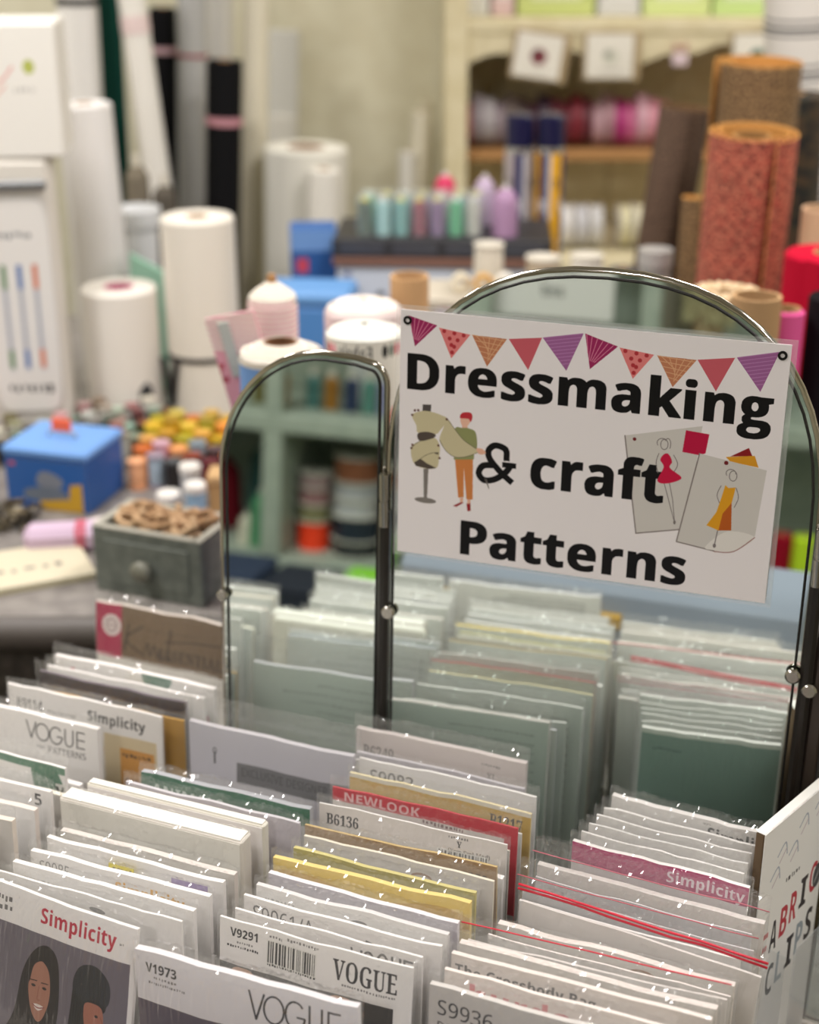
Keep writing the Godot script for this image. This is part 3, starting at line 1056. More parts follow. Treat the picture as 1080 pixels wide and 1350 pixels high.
# u: left edge along the mirror; v: front face in front of the mirror; top: height of the top edge
func packet(label: String, u: float, v: float, w: float, top: float, th: float, style: String, edge: Color, o := {}) -> Node3D:
	pk_n += 1
	var lean: float = o.get("lean", 3.0)
	var yaw: float = o.get("yaw", 3.0)
	var roll: float = o.get("roll", 0.0)
	var kind: String = o.get("kind", "pattern_packet")
	var sink := absf(sin(deg_to_rad(roll))) * w / 2
	var h := (top - TRAY_Y - 0.0005 - sink) / cos(deg_to_rad(lean))
	var c := bp(u + w / 2, v + w / 2 * sin(deg_to_rad(yaw)) - th / 2 + sin(deg_to_rad(lean)) * h, TRAY_Y + 0.0005 + sink)
	var t := thing(kind, label, o.get("cat", "sewing pattern"), c, 0, o.get("group", "sewing patterns standing in the tray"))
	t.rotation_degrees = Vector3(-lean, MIR_YAW - yaw, roll)
	if o.has("box"):
		var bm := part(t, "carton", box(w, h, th, 0.0012), null)
		bm.material_override = mat(edge, 0.55)
		part(t, "printed_front", box(w - 0.003, h - 0.004, 0.0006, 0.0001), art_mat(style), Vector3(0, 0.002, th / 2 + 0.0003))
		part(t, "lid_flap", box(w - 0.004, 0.0008, th - 0.002, 0.0002), mat(rgb(238, 236, 228), 0.55), Vector3(0, h + 0.0002, 0), Vector3(1.5, 0, 0))
	else:
		var e := part(t, "envelope", envelope_mesh(w, h, th, pk_n), null)
		e.set_surface_override_material(0, art_mat(style))
		e.set_surface_override_material(1, art_mat(o.get("back", "back_text")))
		e.set_surface_override_material(2, mat(edge, 0.6))
	var ext: float = o.get("ext", 0.006)
	if ext >= 0.0: ext += 0.003
	if ext >= 0.0:
		part(t, "sleeve", sleeve_mesh(w + o.get("wide", 0.005), h, th + 0.0026, ext, pk_n, o.get("crinkle", 1.0)), sleeve_m, Vector3(o.get("shift", 0.0), 0, 0))
	if o.has("sticker"):
		var q: Array = o.sticker
		var sp := Paint.new(120, 48, q[4])
		sp.rule(20, 14, 80, 20, rgb(90, 80, 40), pk_n)
		part(t, "price_sticker", box(q[2], q[3], 0.0005, 0.0001), print_mat(sp.im, 0.5), Vector3(-w / 2 + q[0], h - q[1] - q[3], th / 2 + 0.0022))
	if o.has("zip"):
		for k in (o.zip as Array).size():
			var zy: float = o.zip[k]
			var pts := []
			for i in 9:
				var x := -0.5 + i / 8.0
				pts.append(Vector3(x * (w + 0.006), h + ext - zy + 0.002 * noise.get_noise_2d(i * 0.3, pk_n * 2.0 + k), th / 2 * 0.3 + 0.0042))
			part(t, "zip_seal", tube(pts, o.get("zr", 0.0006), 6), mat(o.get("zc", rgb(206, 40, 62)), 0.35))
	return t

func packets() -> void:
	sleeve_m = film(0.045, 0.07)
	var w0 := rgb(234, 230, 228)
	var lil := rgb(204, 200, 206)
	# far left column, from the wing of the mirror towards the front
	var L := [
		["brown and pink knitting pattern packet leaning beside the mirror wing", -0.337, -0.100, 0.150, 0.902, "knit", rgb(206, 196, 186), {"ext": 0.008, "lean": 6.0}],
		["white pattern packet with red dots, green half circle and yellow sticker", -0.318, 0.006, 0.164, 0.900, "dots", w0, {"ext": 0.008, "sticker": [0.088, 0.010, 0.026, 0.010, rgb(224, 206, 92)]}],
		["white pattern packet between the dotted packet and the plum packet", -0.316, 0.021, 0.160, 0.898, "faint", w0, {}],
		["plum grey pattern booklet with dark top band in clear bag", -0.314, 0.036, 0.148, 0.900, "plum", rgb(100, 90, 100), {"ext": 0.007, "wide": 0.012, "crinkle": 0.6}],
		["golden pattern packet with only its right edge showing beside plum booklet", -0.302, 0.0490, 0.140, 0.890, "gold_plain", rgb(190, 146, 60), {"ext": 0.004, "crinkle": 0.3}],
		["white pattern packet with black lettering and orange picture, against plum booklet", -0.329, 0.0635, 0.154, 0.900, "k9114", w0, {"ext": 0.003}],
		["white pattern packet with thin round grey capitals behind green banded packet", -0.370, 0.100, 0.155, 0.900, "vogue_thin", w0, {"ext": 0.006}],
		["low white pattern packet tucked behind the green banded packet", -0.350, 0.146, 0.143, 0.876, "faint", w0, {"ext": -0.002, "crinkle": 0.5}],
		["white pattern packet with rounded green band on its right side", -0.352, 0.160, 0.143, 0.900, "green_side", w0, {"ext": 0.012}],
		["low cream pattern packet tucked behind the packet marked 5", -0.345, 0.178, 0.142, 0.886, "grey_head", rgb(226, 220, 206), {"ext": -0.002, "crinkle": 0.5}],
		["white pattern packet marked 5 in front of the green banded packet", -0.345, 0.194, 0.143, 0.900, "number_side", w0, {"ext": 0.008}],
		["pinkish white pattern packet behind the cream one beside the cartons", -0.352, 0.214, 0.148, 0.896, "faint", rgb(228, 216, 208), {"ext": 0.006}],
		["cream pattern packet beside the sketch carton in outermost column", -0.356, 0.238, 0.148, 0.900, "grey_head", rgb(232, 220, 208), {"ext": 0.008}],
		["white pattern packet at the front end of the outermost column", -0.362, 0.262, 0.148, 0.898, "faint", w0, {"ext": 0.006}],
	]
	# second column
	var A := [
		["lilac grey pattern packet with dark grey label in a tall clear bag", -0.150, 0.071, 0.150, 0.900, "lilac_label", lil, {"ext": 0.024, "crinkle": 0.5, "wide": 0.010, "group": "sewing patterns standing in the tray"}],
		["grey pattern packet with dark green top band and pale letters", -0.151, 0.152, 0.147, 0.900, "green_head", rgb(168, 170, 176), {"ext": 0.005}],
		["plain lilac pattern packet behind the two white cartons", -0.156, 0.166, 0.150, 0.898, "lilac_plain", lil, {"ext": 0.005}],
		["cream white pattern carton with open lid, the rear one of two", -0.180, 0.182, 0.154, 0.903, "faint", rgb(226, 222, 210), {"ext": -1.0, "box": true, "kind": "pattern_box", "cat": "box", "lean": 2.0}],
		["cream white pattern carton with small black ink sketch on its front", -0.190, 0.205, 0.157, 0.902, "sketch_box", rgb(222, 216, 208), {"ext": 0.003, "box": true, "kind": "pattern_box", "cat": "box", "lean": 2.0}],
		["greyish pattern packet standing against the carton with the ink sketch", -0.172, 0.238, 0.146, 0.896, "grey_head", rgb(214, 206, 200), {"ext": 0.004}],
		["white pattern packet with yellow price sticker and purple and pink print", -0.172, 0.255, 0.146, 0.901, "purple_bit", w0, {"ext": 0.005, "sticker": [0.066, 0.004, 0.021, 0.007, rgb(232, 214, 36)]}],
		["white pattern packet with golden yellow brand word", -0.175, 0.272, 0.147, 0.901, "gold_word", w0, {"ext": 0.004}],
		["plain white pattern packet just in front of the golden worded packet", -0.179, 0.289, 0.147, 0.901, "faint", w0, {"ext": 0.003}],
		["plain white pattern packet just behind the packet showing two models", -0.182, 0.301, 0.148, 0.902, "grey_word", w0, {"ext": 0.004}],
		["pattern packet with red brand word and photograph of two models in olive jackets", -0.202, 0.316, 0.138, 0.907, "simplicity", w0, {"ext": 0.003, "lean": 11.0, "yaw": 6.0, "roll": -1.5}],
	]
	# third column
	var B := [
		["pinkish grey pattern packet standing right against the mirror", -0.014, 0.036, 0.147, 0.901, "b6249", rgb(214, 204, 202), {"ext": 0.010}],
		["low lilac pattern packet tucked in front of the pinkish grey packet", -0.008, 0.0495, 0.144, 0.888, "lilac_plain", lil, {"ext": -0.002, "crinkle": 0.5}],
		["low white pattern packet tucked right behind the black numbered packet", -0.004, 0.062, 0.145, 0.889, "faint", w0, {"ext": -0.002, "crinkle": 0.5}],
		["white pattern packet with black number cut off by the golden packet", 0.004, 0.075, 0.148, 0.900, "s_number", w0, {"ext": 0.006}],
		["low grey pattern packet tucked behind the golden yellow packet", 0.005, 0.088, 0.146, 0.889, "grey_word", lil, {"ext": -0.002, "crinkle": 0.5}],
		["golden yellow pattern packet with small black serif number", 0.006, 0.101, 0.149, 0.902, "gold_band", rgb(222, 208, 168), {"ext": 0.004}],
		["low white pattern packet tucked behind the red topped packet", 0.004, 0.1125, 0.147, 0.890, "faint", w0, {"ext": -0.002, "crinkle": 0.5}],
		["pattern packet with red top band and red right edge", 0.001, 0.124, 0.150, 0.903, "newlook", rgb(196, 60, 72), {"ext": 0.006}],
		["low cream pattern packet tucked behind the barcoded serif packet", 0.000, 0.135, 0.148, 0.890, "grey_head", rgb(226, 220, 206), {"ext": -0.002, "crinkle": 0.5}],
		["white pattern packet with bold serif number and small barcode", -0.001, 0.146, 0.150, 0.902, "b6136", w0, {"ext": 0.004}],
		["low white pattern packet tucked behind the brown and gold packet", 0.003, 0.1655, 0.148, 0.884, "faint", w0, {"ext": -0.002, "crinkle": 0.5}],
		["brown and gold pattern packet in front of the barcoded white one", 0.006, 0.178, 0.150, 0.903, "brown_gold", rgb(190, 164, 110), {"ext": 0.003, "roll": 1.5}],
		["crinkled cream pattern packet between the brown and the olive packet", 0.005, 0.191, 0.147, 0.902, "grey_head", rgb(222, 214, 196), {"ext": 0.005}],
		["olive green pattern packet behind the plain yellow packet", 0.003, 0.206, 0.140, 0.900, "olive", rgb(196, 186, 120), {"ext": 0.004}],
		["plain yellow pattern packet with orange wavy print", -0.002, 0.223, 0.150, 0.902, "yellow", rgb(226, 200, 120), {"ext": 0.004, "roll": 1.0}],
		["lilac white pattern packet in front of the yellow packet", -0.002, 0.240, 0.143, 0.899, "lilac_plain", rgb(220, 216, 220), {"ext": 0.004}],
		["grey white pattern packet just behind the half hidden black number", -0.004, 0.256, 0.143, 0.901, "grey_word", rgb(214, 210, 210), {"ext": 0.004}],
		["white pattern packet with its large black number half hidden", -0.007, 0.269, 0.146, 0.901, "s_number2", w0, {"ext": 0.004}],
		["white pattern packet with only the tail of large thin letters showing", -0.008, 0.281, 0.138, 0.899, "vogue_tail", w0, {"ext": 0.004, "back": "back_table"}],
		["pattern packet with large barcode, serif capitals and dark photograph", -0.014, 0.293, 0.141, 0.899, "v9291", w0, {"ext": 0.003, "lean": 7.0, "back": "back_table"}],
		["pattern packet with large thin black capitals at front of its column", -0.047, 0.345, 0.160, 0.902, "v1973", rgb(222, 218, 222), {"ext": 0.005, "roll": 1.0, "back": "back_table"}],
	]
	# right column: packets, then zip bags
	var C := [
		["white pattern packet with black brand word beside the display card", 0.206, 0.066, 0.113, 0.900, "simpl_black", w0, {"ext": 0.005, "back": "back_teal", "yaw": 6.0}],
		["white pattern packet second behind the magenta one, nearer the mirror", 0.203, 0.079, 0.115, 0.899, "faint", w0, {"ext": 0.005, "yaw": 6.0}],
		["plain white pattern packet third from the mirror in zip bag column", 0.200, 0.091, 0.117, 0.899, "faint", w0, {"ext": 0.005, "yaw": 6.0}],
		["plain grey white pattern packet fourth from the mirror in zip bag column", 0.197, 0.103, 0.119, 0.899, "grey_word", rgb(222, 220, 218), {"ext": 0.005, "yaw": 6.0}],
		["white pattern packet with grey oval mark right behind the magenta packet", 0.194, 0.115, 0.121, 0.899, "grey_word", w0, {"ext": 0.005, "yaw": 6.0}],
		["pattern packet with magenta top band and white brand word", 0.191, 0.131, 0.130, 0.900, "magenta", w0, {"ext": 0.005, "yaw": 6.0}],
		["clear zip bag with thin pink seal and small white label", 0.170, 0.150, 0.165, 0.886, "zip_plain", rgb(216, 210, 206), {"ext": 0.020, "zip": [0.010], "yaw": 5.0, "kind": "zip_bag", "cat": "zip bag", "crinkle": 1.5, "zr": 0.0004, "zc": rgb(196, 110, 124)}],
		["low grey pattern sheet tucked between the two rear zip bags", 0.172, 0.160, 0.156, 0.884, "zip_grey", rgb(206, 204, 206), {"ext": -0.002, "crinkle": 0.5, "yaw": 5.0}],
		["clear zip bag with thin faded seal behind the double red seal", 0.165, 0.170, 0.166, 0.880, "zip_grey", rgb(206, 204, 206), {"ext": 0.022, "zip": [0.012], "yaw": 5.0, "kind": "zip_bag", "cat": "zip bag", "crinkle": 1.7, "zr": 0.0004, "zc": rgb(196, 100, 112)}],
		["low white pattern sheet tucked behind the double red seal", 0.166, 0.1825, 0.158, 0.878, "faint", w0, {"ext": -0.002, "crinkle": 0.5, "yaw": 4.5}],
		["clear zip bag with bright double red seal sloping across it", 0.158, 0.195, 0.168, 0.884, "zip_plain", rgb(216, 210, 206), {"ext": 0.014, "zip": [0.002, 0.005], "yaw": 4.0, "roll": -4.0, "kind": "zip_bag", "cat": "zip bag", "crinkle": 1.7, "zr": 0.0009}],
		["low cream pattern sheet tucked behind the widest zip bag", 0.160, 0.217, 0.164, 0.880, "grey_head", rgb(224, 214, 208), {"ext": 0.0, "crinkle": 0.5, "yaw": 3.5, "lean": 3.0}],
		["low pinkish pattern sheet leaning on the widest zip bag", 0.157, 0.228, 0.166, 0.880, "zip_plain", rgb(224, 214, 210), {"ext": -0.002, "crinkle": 0.5}],
		["wide clear zip bag with single thin red seal overlapping next column", 0.151, 0.240, 0.176, 0.884, "zip_plain", rgb(220, 212, 208), {"ext": 0.016, "zip": [0.003], "yaw": 3.0, "roll": 1.5, "kind": "zip_bag", "cat": "zip bag", "crinkle": 1.7, "zr": 0.0005, "wide": 0.012}],
		["cream pattern packet behind the bag pattern in a clear bag", 0.146, 0.262, 0.172, 0.894, "grey_head", rgb(224, 214, 208), {"ext": 0.006}],
		["pinkish pattern sheet titled Crossbody Bag in a clear bag", 0.146, 0.278, 0.171, 0.900, "bag_word", rgb(226, 216, 210), {"ext": 0.006, "back": "back_table"}],
		["cream pattern packet with large pale pink brand word", 0.146, 0.292, 0.150, 0.898, "burda", rgb(232, 222, 216), {"ext": 0.005, "back": "back_table"}],
		["grey pattern packet with large black number in front of zip bags", 0.141, 0.309, 0.150, 0.897, "s9936", rgb(206, 202, 198), {"ext": 0.007, "back": "back_table", "lean": 5.0}],
	]
	for col in [L, A, B, C]:
		var last := -1.0
		for q in col:
			var gap: float = q[2] - last if last > -0.9 else 0.02
			last = q[2]
			var th: float = clampf(gap - 0.0078, 0.0026, 0.016 if q[7].has("box") else 0.0115)
			packet(q[0], q[1], q[2], q[3], q[4], th, q[5], q[6], q[7])

# ---------------------------------------------------------------- white display card of fabric clips at the right
func clips_box() -> void:
	var a := bp(0.327, 0.112, 0)
	var b := bp(0.366, 0.020, 0)
	var d := (b - a).normalized()
	var t := thing("display_card", "white cardboard display printed FABRIC CLIPS with clear pocket, beside zip bags", "display", Vector3(a.x, 0.6855, a.z), rad_to_deg(atan2(-d.z, d.x)))
	var w := 0.098
	var h := 0.238
	var p := Paint.new(392, 950, rgb(238, 236, 234))
	var bold := font("Droid Sans", 700)
	var red := rgb(190, 52, 66)
	var dk := rgb(52, 46, 50)
	var cols := [red, dk, red, red, dk, red]
	var word := "FABRIC"
	for i in 6: p.text(word[i], bold, 40 + i * 56, 380 - i * 22, 42, 110, cols[i])
	word = "CLIPS"
	for i in 5: p.text(word[i], bold, 100 + i * 56, 520 - i * 20, 42, 116, [dk, rgb(150, 160, 170), dk, rgb(150, 160, 170), dk][i])
	p.oval(366, 330, 26, 44, rgb(70, 70, 74))
	p.line([352, 352, 380, 310], 5, rgb(200, 200, 200))
	p.rule(160, 230, 90, 20, dk, 71)
	for q in [[90, 120], [210, 80], [300, 60], [60, 190], [160, 150]]:
		p.line([q[0], q[1], q[0] + 40, q[1] - 30, q[0] + 56, q[1] + 16], 6, rgb(170, 176, 190), true)
		p.line([q[0] + 14, q[1] + 30, q[0] + 50, q[1] - 6], 5, rgb(196, 180, 190), true)
	p.line([330, 40, 380, 20, 440, 30], 6, red, true)
	var st := begin()
	add_box(st, Vector3(w, h, 0.007), 0.001, Vector3(w / 2, 0, -0.0045))
	part(t, "cardboard", done(st), mat(rgb(112, 94, 76), 0.85))
	part(t, "printed_front", box(w, h + 0.001, 0.0008, 0.0002), print_mat(p.im, 0.35), Vector3(w / 2, 0, -0.0004))
	part(t, "printed_top", box(w, 0.0008, 0.0075, 0.0002), mat(rgb(238, 236, 232), 0.5), Vector3(w / 2, h + 0.0005, -0.0045))
	var cl := film(0.12, 0.06, rgb(225, 234, 245))
	part(t, "clear_pocket", box(w - 0.026, 0.135, 0.0012, 0.0004), cl, Vector3(w / 2 + 0.013, 0.0, 0.02))
	part(t, "clear_pocket", box(0.0012, 0.135, 0.0188, 0.0004), cl, Vector3(0.0136, 0.0, 0.0098))

# ---------------------------------------------------------------- counter behind the mirror
func counter() -> void:
	var t := thing("shop_counter", "long grey topped shop counter with dark panelled front", "counter", Vector3(0, 0, 0))
	var top := noise_mat(noise_tex(256, 0.03, [rgb(126, 121, 118), rgb(142, 137, 133)], [0.3, 0.7], FastNoiseLite.TYPE_SIMPLEX_SMOOTH, 3, 21), 3.0, 0.4)
	var st := begin(false)
	var edge := []
	var se := begin(false)
	for k in 9:
		var a := PI / 2 - PI * k / 8
		edge.append(V(-1.49 + 0.02 * cos(a), 0.78 + 0.02 * sin(a)))
	for k in 8:
		quad(se, Vector3(-1.6, edge[k].y, edge[k].x), Vector3(1.3, edge[k].y, edge[k].x), Vector3(1.3, edge[k + 1].y, edge[k + 1].x), Vector3(-1.6, edge[k + 1].y, edge[k + 1].x), Vector3(0, edge[k].y - 0.775, 0.01))
	st.set_smooth_group(-1)
	quad(st, Vector3(-1.6, 0.8, -1.49), Vector3(1.3, 0.8, -1.49), Vector3(1.3, 0.8, -2.72), Vector3(-1.6, 0.8, -2.72), Vector3.UP)
	quad(st, Vector3(-1.6, 0.76, -1.49), Vector3(1.3, 0.76, -1.49), Vector3(1.3, 0.76, -2.72), Vector3(-1.6, 0.76, -2.72), Vector3.DOWN)
	quad(st, Vector3(-1.6, 0.76, -2.72), Vector3(1.3, 0.76, -2.72), Vector3(1.3, 0.8, -2.72), Vector3(-1.6, 0.8, -2.72), Vector3.FORWARD)
	for x in [-1.6, 1.3]:
		quad(st, Vector3(x, 0.76, -1.49), Vector3(x, 0.76, -2.72), Vector3(x, 0.8, -2.72), Vector3(x, 0.8, -1.49), Vector3(signf(x), 0, 0))
	part(t, "worktop", done(st), top)
	part(t, "rounded_edge", done(se), mat(rgb(82, 76, 72), 0.45))
	var dark := noise_mat(noise_tex(256, 0.04, [rgb(62, 56, 52), rgb(84, 77, 72)], [0.3, 0.7], FastNoiseLite.TYPE_SIMPLEX_SMOOTH, 4, 22), 4.0, 0.6)
	part(t, "cabinet", box(2.84, 0.76, 1.14, 0.004), dark, Vector3(-0.15, 0, -2.11))
	for k in 24:
		part(t, "front_plank", box(0.112, 0.70, 0.012, 0.003), dark, Vector3(-1.5 + k * 0.116, 0.04, -1.534))

# a roll standing upright: wound stuff, core tube, optional ties
func roll(called: String, label: String, x: float, z: float, y0: float, h: float, r: float, m: Material, o := {}) -> Node3D:
	var t := thing(called, label, o.get("cat", "roll"), Vector3(x, y0, z), o.get("turn", 0.0), o.get("group", ""))
	t.rotation_degrees = Vector3(o.get("rx", 0.0), o.get("turn", 0.0), o.get("rz", 0.0))
	var rc: float = o.get("core", r * 0.38)
	var prof := [V(0, 0), V(r, 0), V(r, h - 0.003), V(r - 0.003, h)]
	var layers: int = o.get("layers", 3)
	for k in layers:
		var a := lerpf(r - 0.003, rc, (k + 0.5) / layers)
		var b := lerpf(r - 0.003, rc, (k + 1.0) / layers)
		prof.append(V(a, h - o.get("dip", 0.002)))
		prof.append(V(b, h + o.get("dome", 0.0) * (k + 1.0) / layers))
	prof.append(V(rc, h - 0.02))
	part(t, o.get("body", "wound_fabric"), lathe(prof, 28, o.get("wob", 0.0)), m)
	var hd: float = h + o.get("dome", 0.0)
	part(t, "core", lathe([V(rc - 0.001, hd - 0.04), V(rc - 0.0005, hd + o.get("proud", 0.001)), V(rc * 0.82, hd + o.get("proud", 0.001)), V(rc * 0.82, hd - 0.04), V(0, hd - 0.04)], 20), o.get("core_m", mat(rgb(176, 140, 100), 0.8)))
	for q in o.get("ties", []):
		part(t, "tie_band", ring_mesh(r, q[1]), q[2], Vector3(0, q[0], 0))
	if o.has("flap"):       # loose end of the cloth lifting off the roll
		var pts := PackedVector2Array()
		var fl: float = o.flap
		for k in 7:
			var a2 := deg_to_rad(o.get("flap_a", 20.0)) + k * 0.10
			pts.append(V(cos(a2), sin(a2)) * (r + 0.0015 + fl * pow(1.0 - k / 6.0, 1.5)))
		for k in range(6, -1, -1):
			var a4 := deg_to_rad(o.get("flap_a", 20.0)) + k * 0.10
			pts.append(V(cos(a4), sin(a4)) * (r + 0.0002 + fl * pow(1.0 - k / 6.0, 1.5)))
		part(t, "loose_end", prism(pts, h), m, Vector3(0, h / 2, 0), Vector3(90, 0, 0))
	return t

func white_cloth() -> StandardMaterial3D:
	return mat(rgb(228, 224, 216), 0.8)

func counter_left_things() -> void:
	var y := COUNTER_Y
	var wc := white_cloth()
	roll("interfacing_roll", "short white interfacing roll with pink core standing on counter", -0.425, -2.17, y, 0.195, 0.055, wc, {"core": 0.022, "core_m": mat(rgb(196, 96, 132), 0.6), "layers": 4})
	var tr := roll("interfacing_roll", "white interfacing roll with tan core tied with black strap", -0.307, -2.185, y, 0.295, 0.0535, mat(rgb(226, 221, 210), 0.8), {"core": 0.016, "ties": [[0.092, 0.008, mat(rgb(38, 36, 36), 0.7)]]})
	for s in [[-12.0, 0.075], [14.0, 0.06]]:
		part(tr, "strap_end", box(0.012, s[1], 0.003, 0.001), mat(rgb(30, 29, 29), 0.7), Vector3(-0.048, 0.092 - s[1], 0.034), Vector3(0, -40, s[0]))
	roll("interfacing_roll", "tall narrow white interfacing roll behind the short one", -0.480, -2.345, y, 0.432, 0.042, mat(rgb(228, 226, 224), 0.8), {"core": 0.014, "rz": 1.5, "layers": 3})
	# display stand with printed panel, carton on top of it
	var t := thing("display_stand", "white display stand with rounded panel picturing coloured pens", "display stand", Vector3(-0.552, y, -2.08), 8)
	part(t, "body", box(0.13, 0.402, 0.09, 0.008), mat(rgb(216, 212, 204), 0.6))
	var p := Paint.new(300, 800, rgb(224, 222, 218))
	p.rule(60, 120, 160, 26, rgb(80, 86, 96), 81)
	var c := [rgb(90, 130, 84), rgb(72, 110, 170), rgb(206, 110, 70)]
	for k in 3:
		p.rect(70 + k * 70, 240, 26, 400, rgb(196, 198, 202))
		p.rect(72 + k * 70, 240, 22, 90, c[k])
		p.rect(78 + k * 70, 330, 8, 240, rgb(140, 146, 160))
		p.rect(72 + k * 70, 560, 22, 70, c[k])
	p.rule(60, 690, 180, 40, rgb(60, 60, 64), 82)
	var poly := PackedVector2Array()
	for k in 32:
		var a := TAU * k / 32
		poly.append(V(0.045 * signf(cos(a)) * pow(absf(cos(a)), 0.3), 0.15 * signf(sin(a)) * pow(absf(sin(a)), 0.25)))
	part(t, "printed_panel", prism(poly, 0.004), print_mat(p.im, 0.5), Vector3(0.012, 0.2, 0.047))
	part(t, "grey_bar", box(0.1, 0.012, 0.012, 0.003), mat(rgb(120, 122, 124), 0.4, 0.4), Vector3(0.01, 0.362, 0.05))
	part(t, "red_edge", box(0.006, 0.3, 0.02, 0.002), mat(rgb(196, 84, 76), 0.6), Vector3(-0.062, 0.05, 0.045))
	var cb := thing("carton", "white cardboard carton with faint red print on the display stand", "box", Vector3(-0.535, y + 0.402, -2.1), 6)
	var cp := Paint.new(256, 256, rgb(232, 230, 224))
	cp.line([20, 90, 60, 70, 110, 110, 150, 80], 6, rgb(222, 170, 164), true)
	cp.line([30, 120, 90, 140, 130, 116], 5, rgb(222, 178, 170), true)
	cp.oval(190, 80, 14, 14, rgb(176, 184, 90))
	cp.rule(150, 120, 50, 14, rgb(190, 188, 184), 83)
	part(cb, "body", box(0.14, 0.172, 0.12, 0.003), mat(rgb(230, 228, 222), 0.6))
	part(cb, "printed_front", box(0.136, 0.166, 0.0008, 0.0002), print_mat(cp.im, 0.5), Vector3(0, 0.003, 0.0604))
	var mg := thing("felt_sheet", "folded mint green felt sheet behind the short white roll", "fabric", Vector3(-0.380, y, -2.30), -8)
	part(mg, "sheet", prism(PackedVector2Array([V(-0.06, 0), V(0.06, 0), V(0.05, 0.165), V(0.0, 0.185), V(-0.05, 0.212)]), 0.012), mat(rgb(168, 214, 194), 0.85))
	# blue lidded box
	var bx := thing("blue_box", "blue cardboard box with lighter lid and orange tag on handle", "box", Vector3(-0.447, y, -1.838), -16)
	var bp2 := Paint.new(300, 240, rgb(38, 92, 164))
	bp2.smooth([130, 60, 170, 60, 210, 90, 200, 130, 140, 134, 112, 110], rgb(128, 134, 146))
	bp2.smooth([70, 150, 160, 128, 220, 150, 210, 190, 80, 196], rgb(110, 120, 134))
	bp2.shape([120, 240, 120, 200, 230, 180, 236, 110, 280, 100, 280, 240], rgb(206, 162, 46))
	bp2.rect(14, 22, 24, 18, rgb(196, 80, 84))
	part(bx, "body", box(0.116, 0.071, 0.10, 0.002), mat(rgb(36, 90, 162), 0.45))
	part(bx, "printed_front", box(0.114, 0.068, 0.0008, 0.0002), print_mat(bp2.im, 0.4), Vector3(0, 0.001, 0.0504))
	part(bx, "lid", box(0.121, 0.011, 0.105, 0.003), mat(rgb(110, 158, 222), 0.45), Vector3(0, 0.0715, 0))
	part(bx, "handle", tube([Vector3(-0.02, 0.082, 0), Vector3(-0.018, 0.090, 0), Vector3(0.018, 0.090, 0), Vector3(0.02, 0.082, 0)], 0.002, 8), mat(rgb(170, 172, 176), 0.4))
	part(bx, "orange_tag", box(0.027, 0.016, 0.004, 0.001), mat(rgb(250, 106, 64), 0.5), Vector3(0, 0.0905, 0))
	# crowded thread spools behind the blue box
	var cols := [["dark red", rgb(140, 46, 50)], ["cream", rgb(206, 198, 176)], ["olive green", rgb(100, 102, 56)], ["black", rgb(34, 34, 36)], ["pale grey", rgb(170, 178, 172)], ["rose pink", rgb(196, 110, 120)], ["teal", rgb(60, 104, 100)], ["white", rgb(214, 212, 206)], ["taupe", rgb(130, 112, 94)], ["mint", rgb(150, 182, 166)]]
	for row in 5:
		for k in 9:
			var q: Array = cols[(k * 3 + row * 4) % cols.size()]
			spool(Vector3(-0.580 + k * 0.0235 + row * 0.009, y, -1.945 - row * 0.036 - 0.006 * (k % 2)), 0.034 + 0.008 * ((k + row) % 3), 0.0105, q[1], "%s thread spool in the %s row behind the blue box" % [q[0], ["first", "second", "third", "fourth", "last"][row]], "spools behind the blue box", q[1].lerp(cols[(k + row) % 10][1], 0.6))
	# yellow and bright reels beside the blue box
	var bright := [["peach", rgb(240, 176, 130)], ["dark crimson", rgb(126, 30, 46)], ["pale blue", rgb(170, 190, 206)], ["orange", rgb(240, 140, 50)], ["black", rgb(36, 34, 34)], ["pink", rgb(226, 160, 176)], ["maroon", rgb(96, 26, 36)]]
	var yellow := [["lemon yellow", rgb(226, 212, 50)], ["golden yellow", rgb(230, 180, 40)], ["bright yellow", rgb(238, 214, 30)], ["yellow green", rgb(190, 192, 50)], ["orange yellow", rgb(240, 150, 40)], ["mustard", rgb(176, 150, 44)]]
	for row in 5:
		for k in 6:
			var q: Array = bright[(k * 2 + row * 3) % 7] if row < 2 else yellow[(k + row * 2) % 6]
			spool(Vector3(-0.360 + k * 0.0245 + row * 0.002, y, -1.868 - row * 0.036 - 0.008 * (k % 2)), [0.040, 0.044, 0.046, 0.052, 0.05][row] + 0.005 * (k % 2), 0.0118, q[1], "%s reel of thread in the %s row beside the blue box" % [q[0], ["first", "second", "third", "fourth", "last"][row]], "bright reels beside the blue box", q[1].lerp(bright[(k + row) % 7][1], 0.3))
	var bk := thing("bottle", "small black bottle standing behind the bright yellow reels", "bottle", Vector3(-0.392, y, -2.135))
	part(bk, "body", lathe([V(0, 0), V(0.013, 0), V(0.013, 0.05), V(0.006, 0.062), V(0.006, 0.07), V(0, 0.07)], 16), mat(rgb(24, 24, 26), 0.35))
	# jars
	for q in [[-0.302, -1.76, 0.014, 0.026, rgb(70, 24, 40), "low dark red jar with broad white lid beside drawer box"], [-0.266, -1.75, 0.0125, 0.042, rgb(150, 184, 214), "pale blue jar with white lid next to the dark red jar"], [-0.280, -1.805, 0.013, 0.046, rgb(206, 208, 212), "grey white jar behind the pale blue jar"]]:
		var j := thing("jar", q[5], "jar", Vector3(q[0], y, q[1]), 0, "craft jars on the counter")
		part(j, "body", lathe([V(0, 0), V(q[2] * 0.92, 0), V(q[2], 0.003), V(q[2], q[3]), V(q[2] * 0.8, q[3] + 0.003), V(0, q[3] + 0.003)], 20), mat(q[4], 0.25))
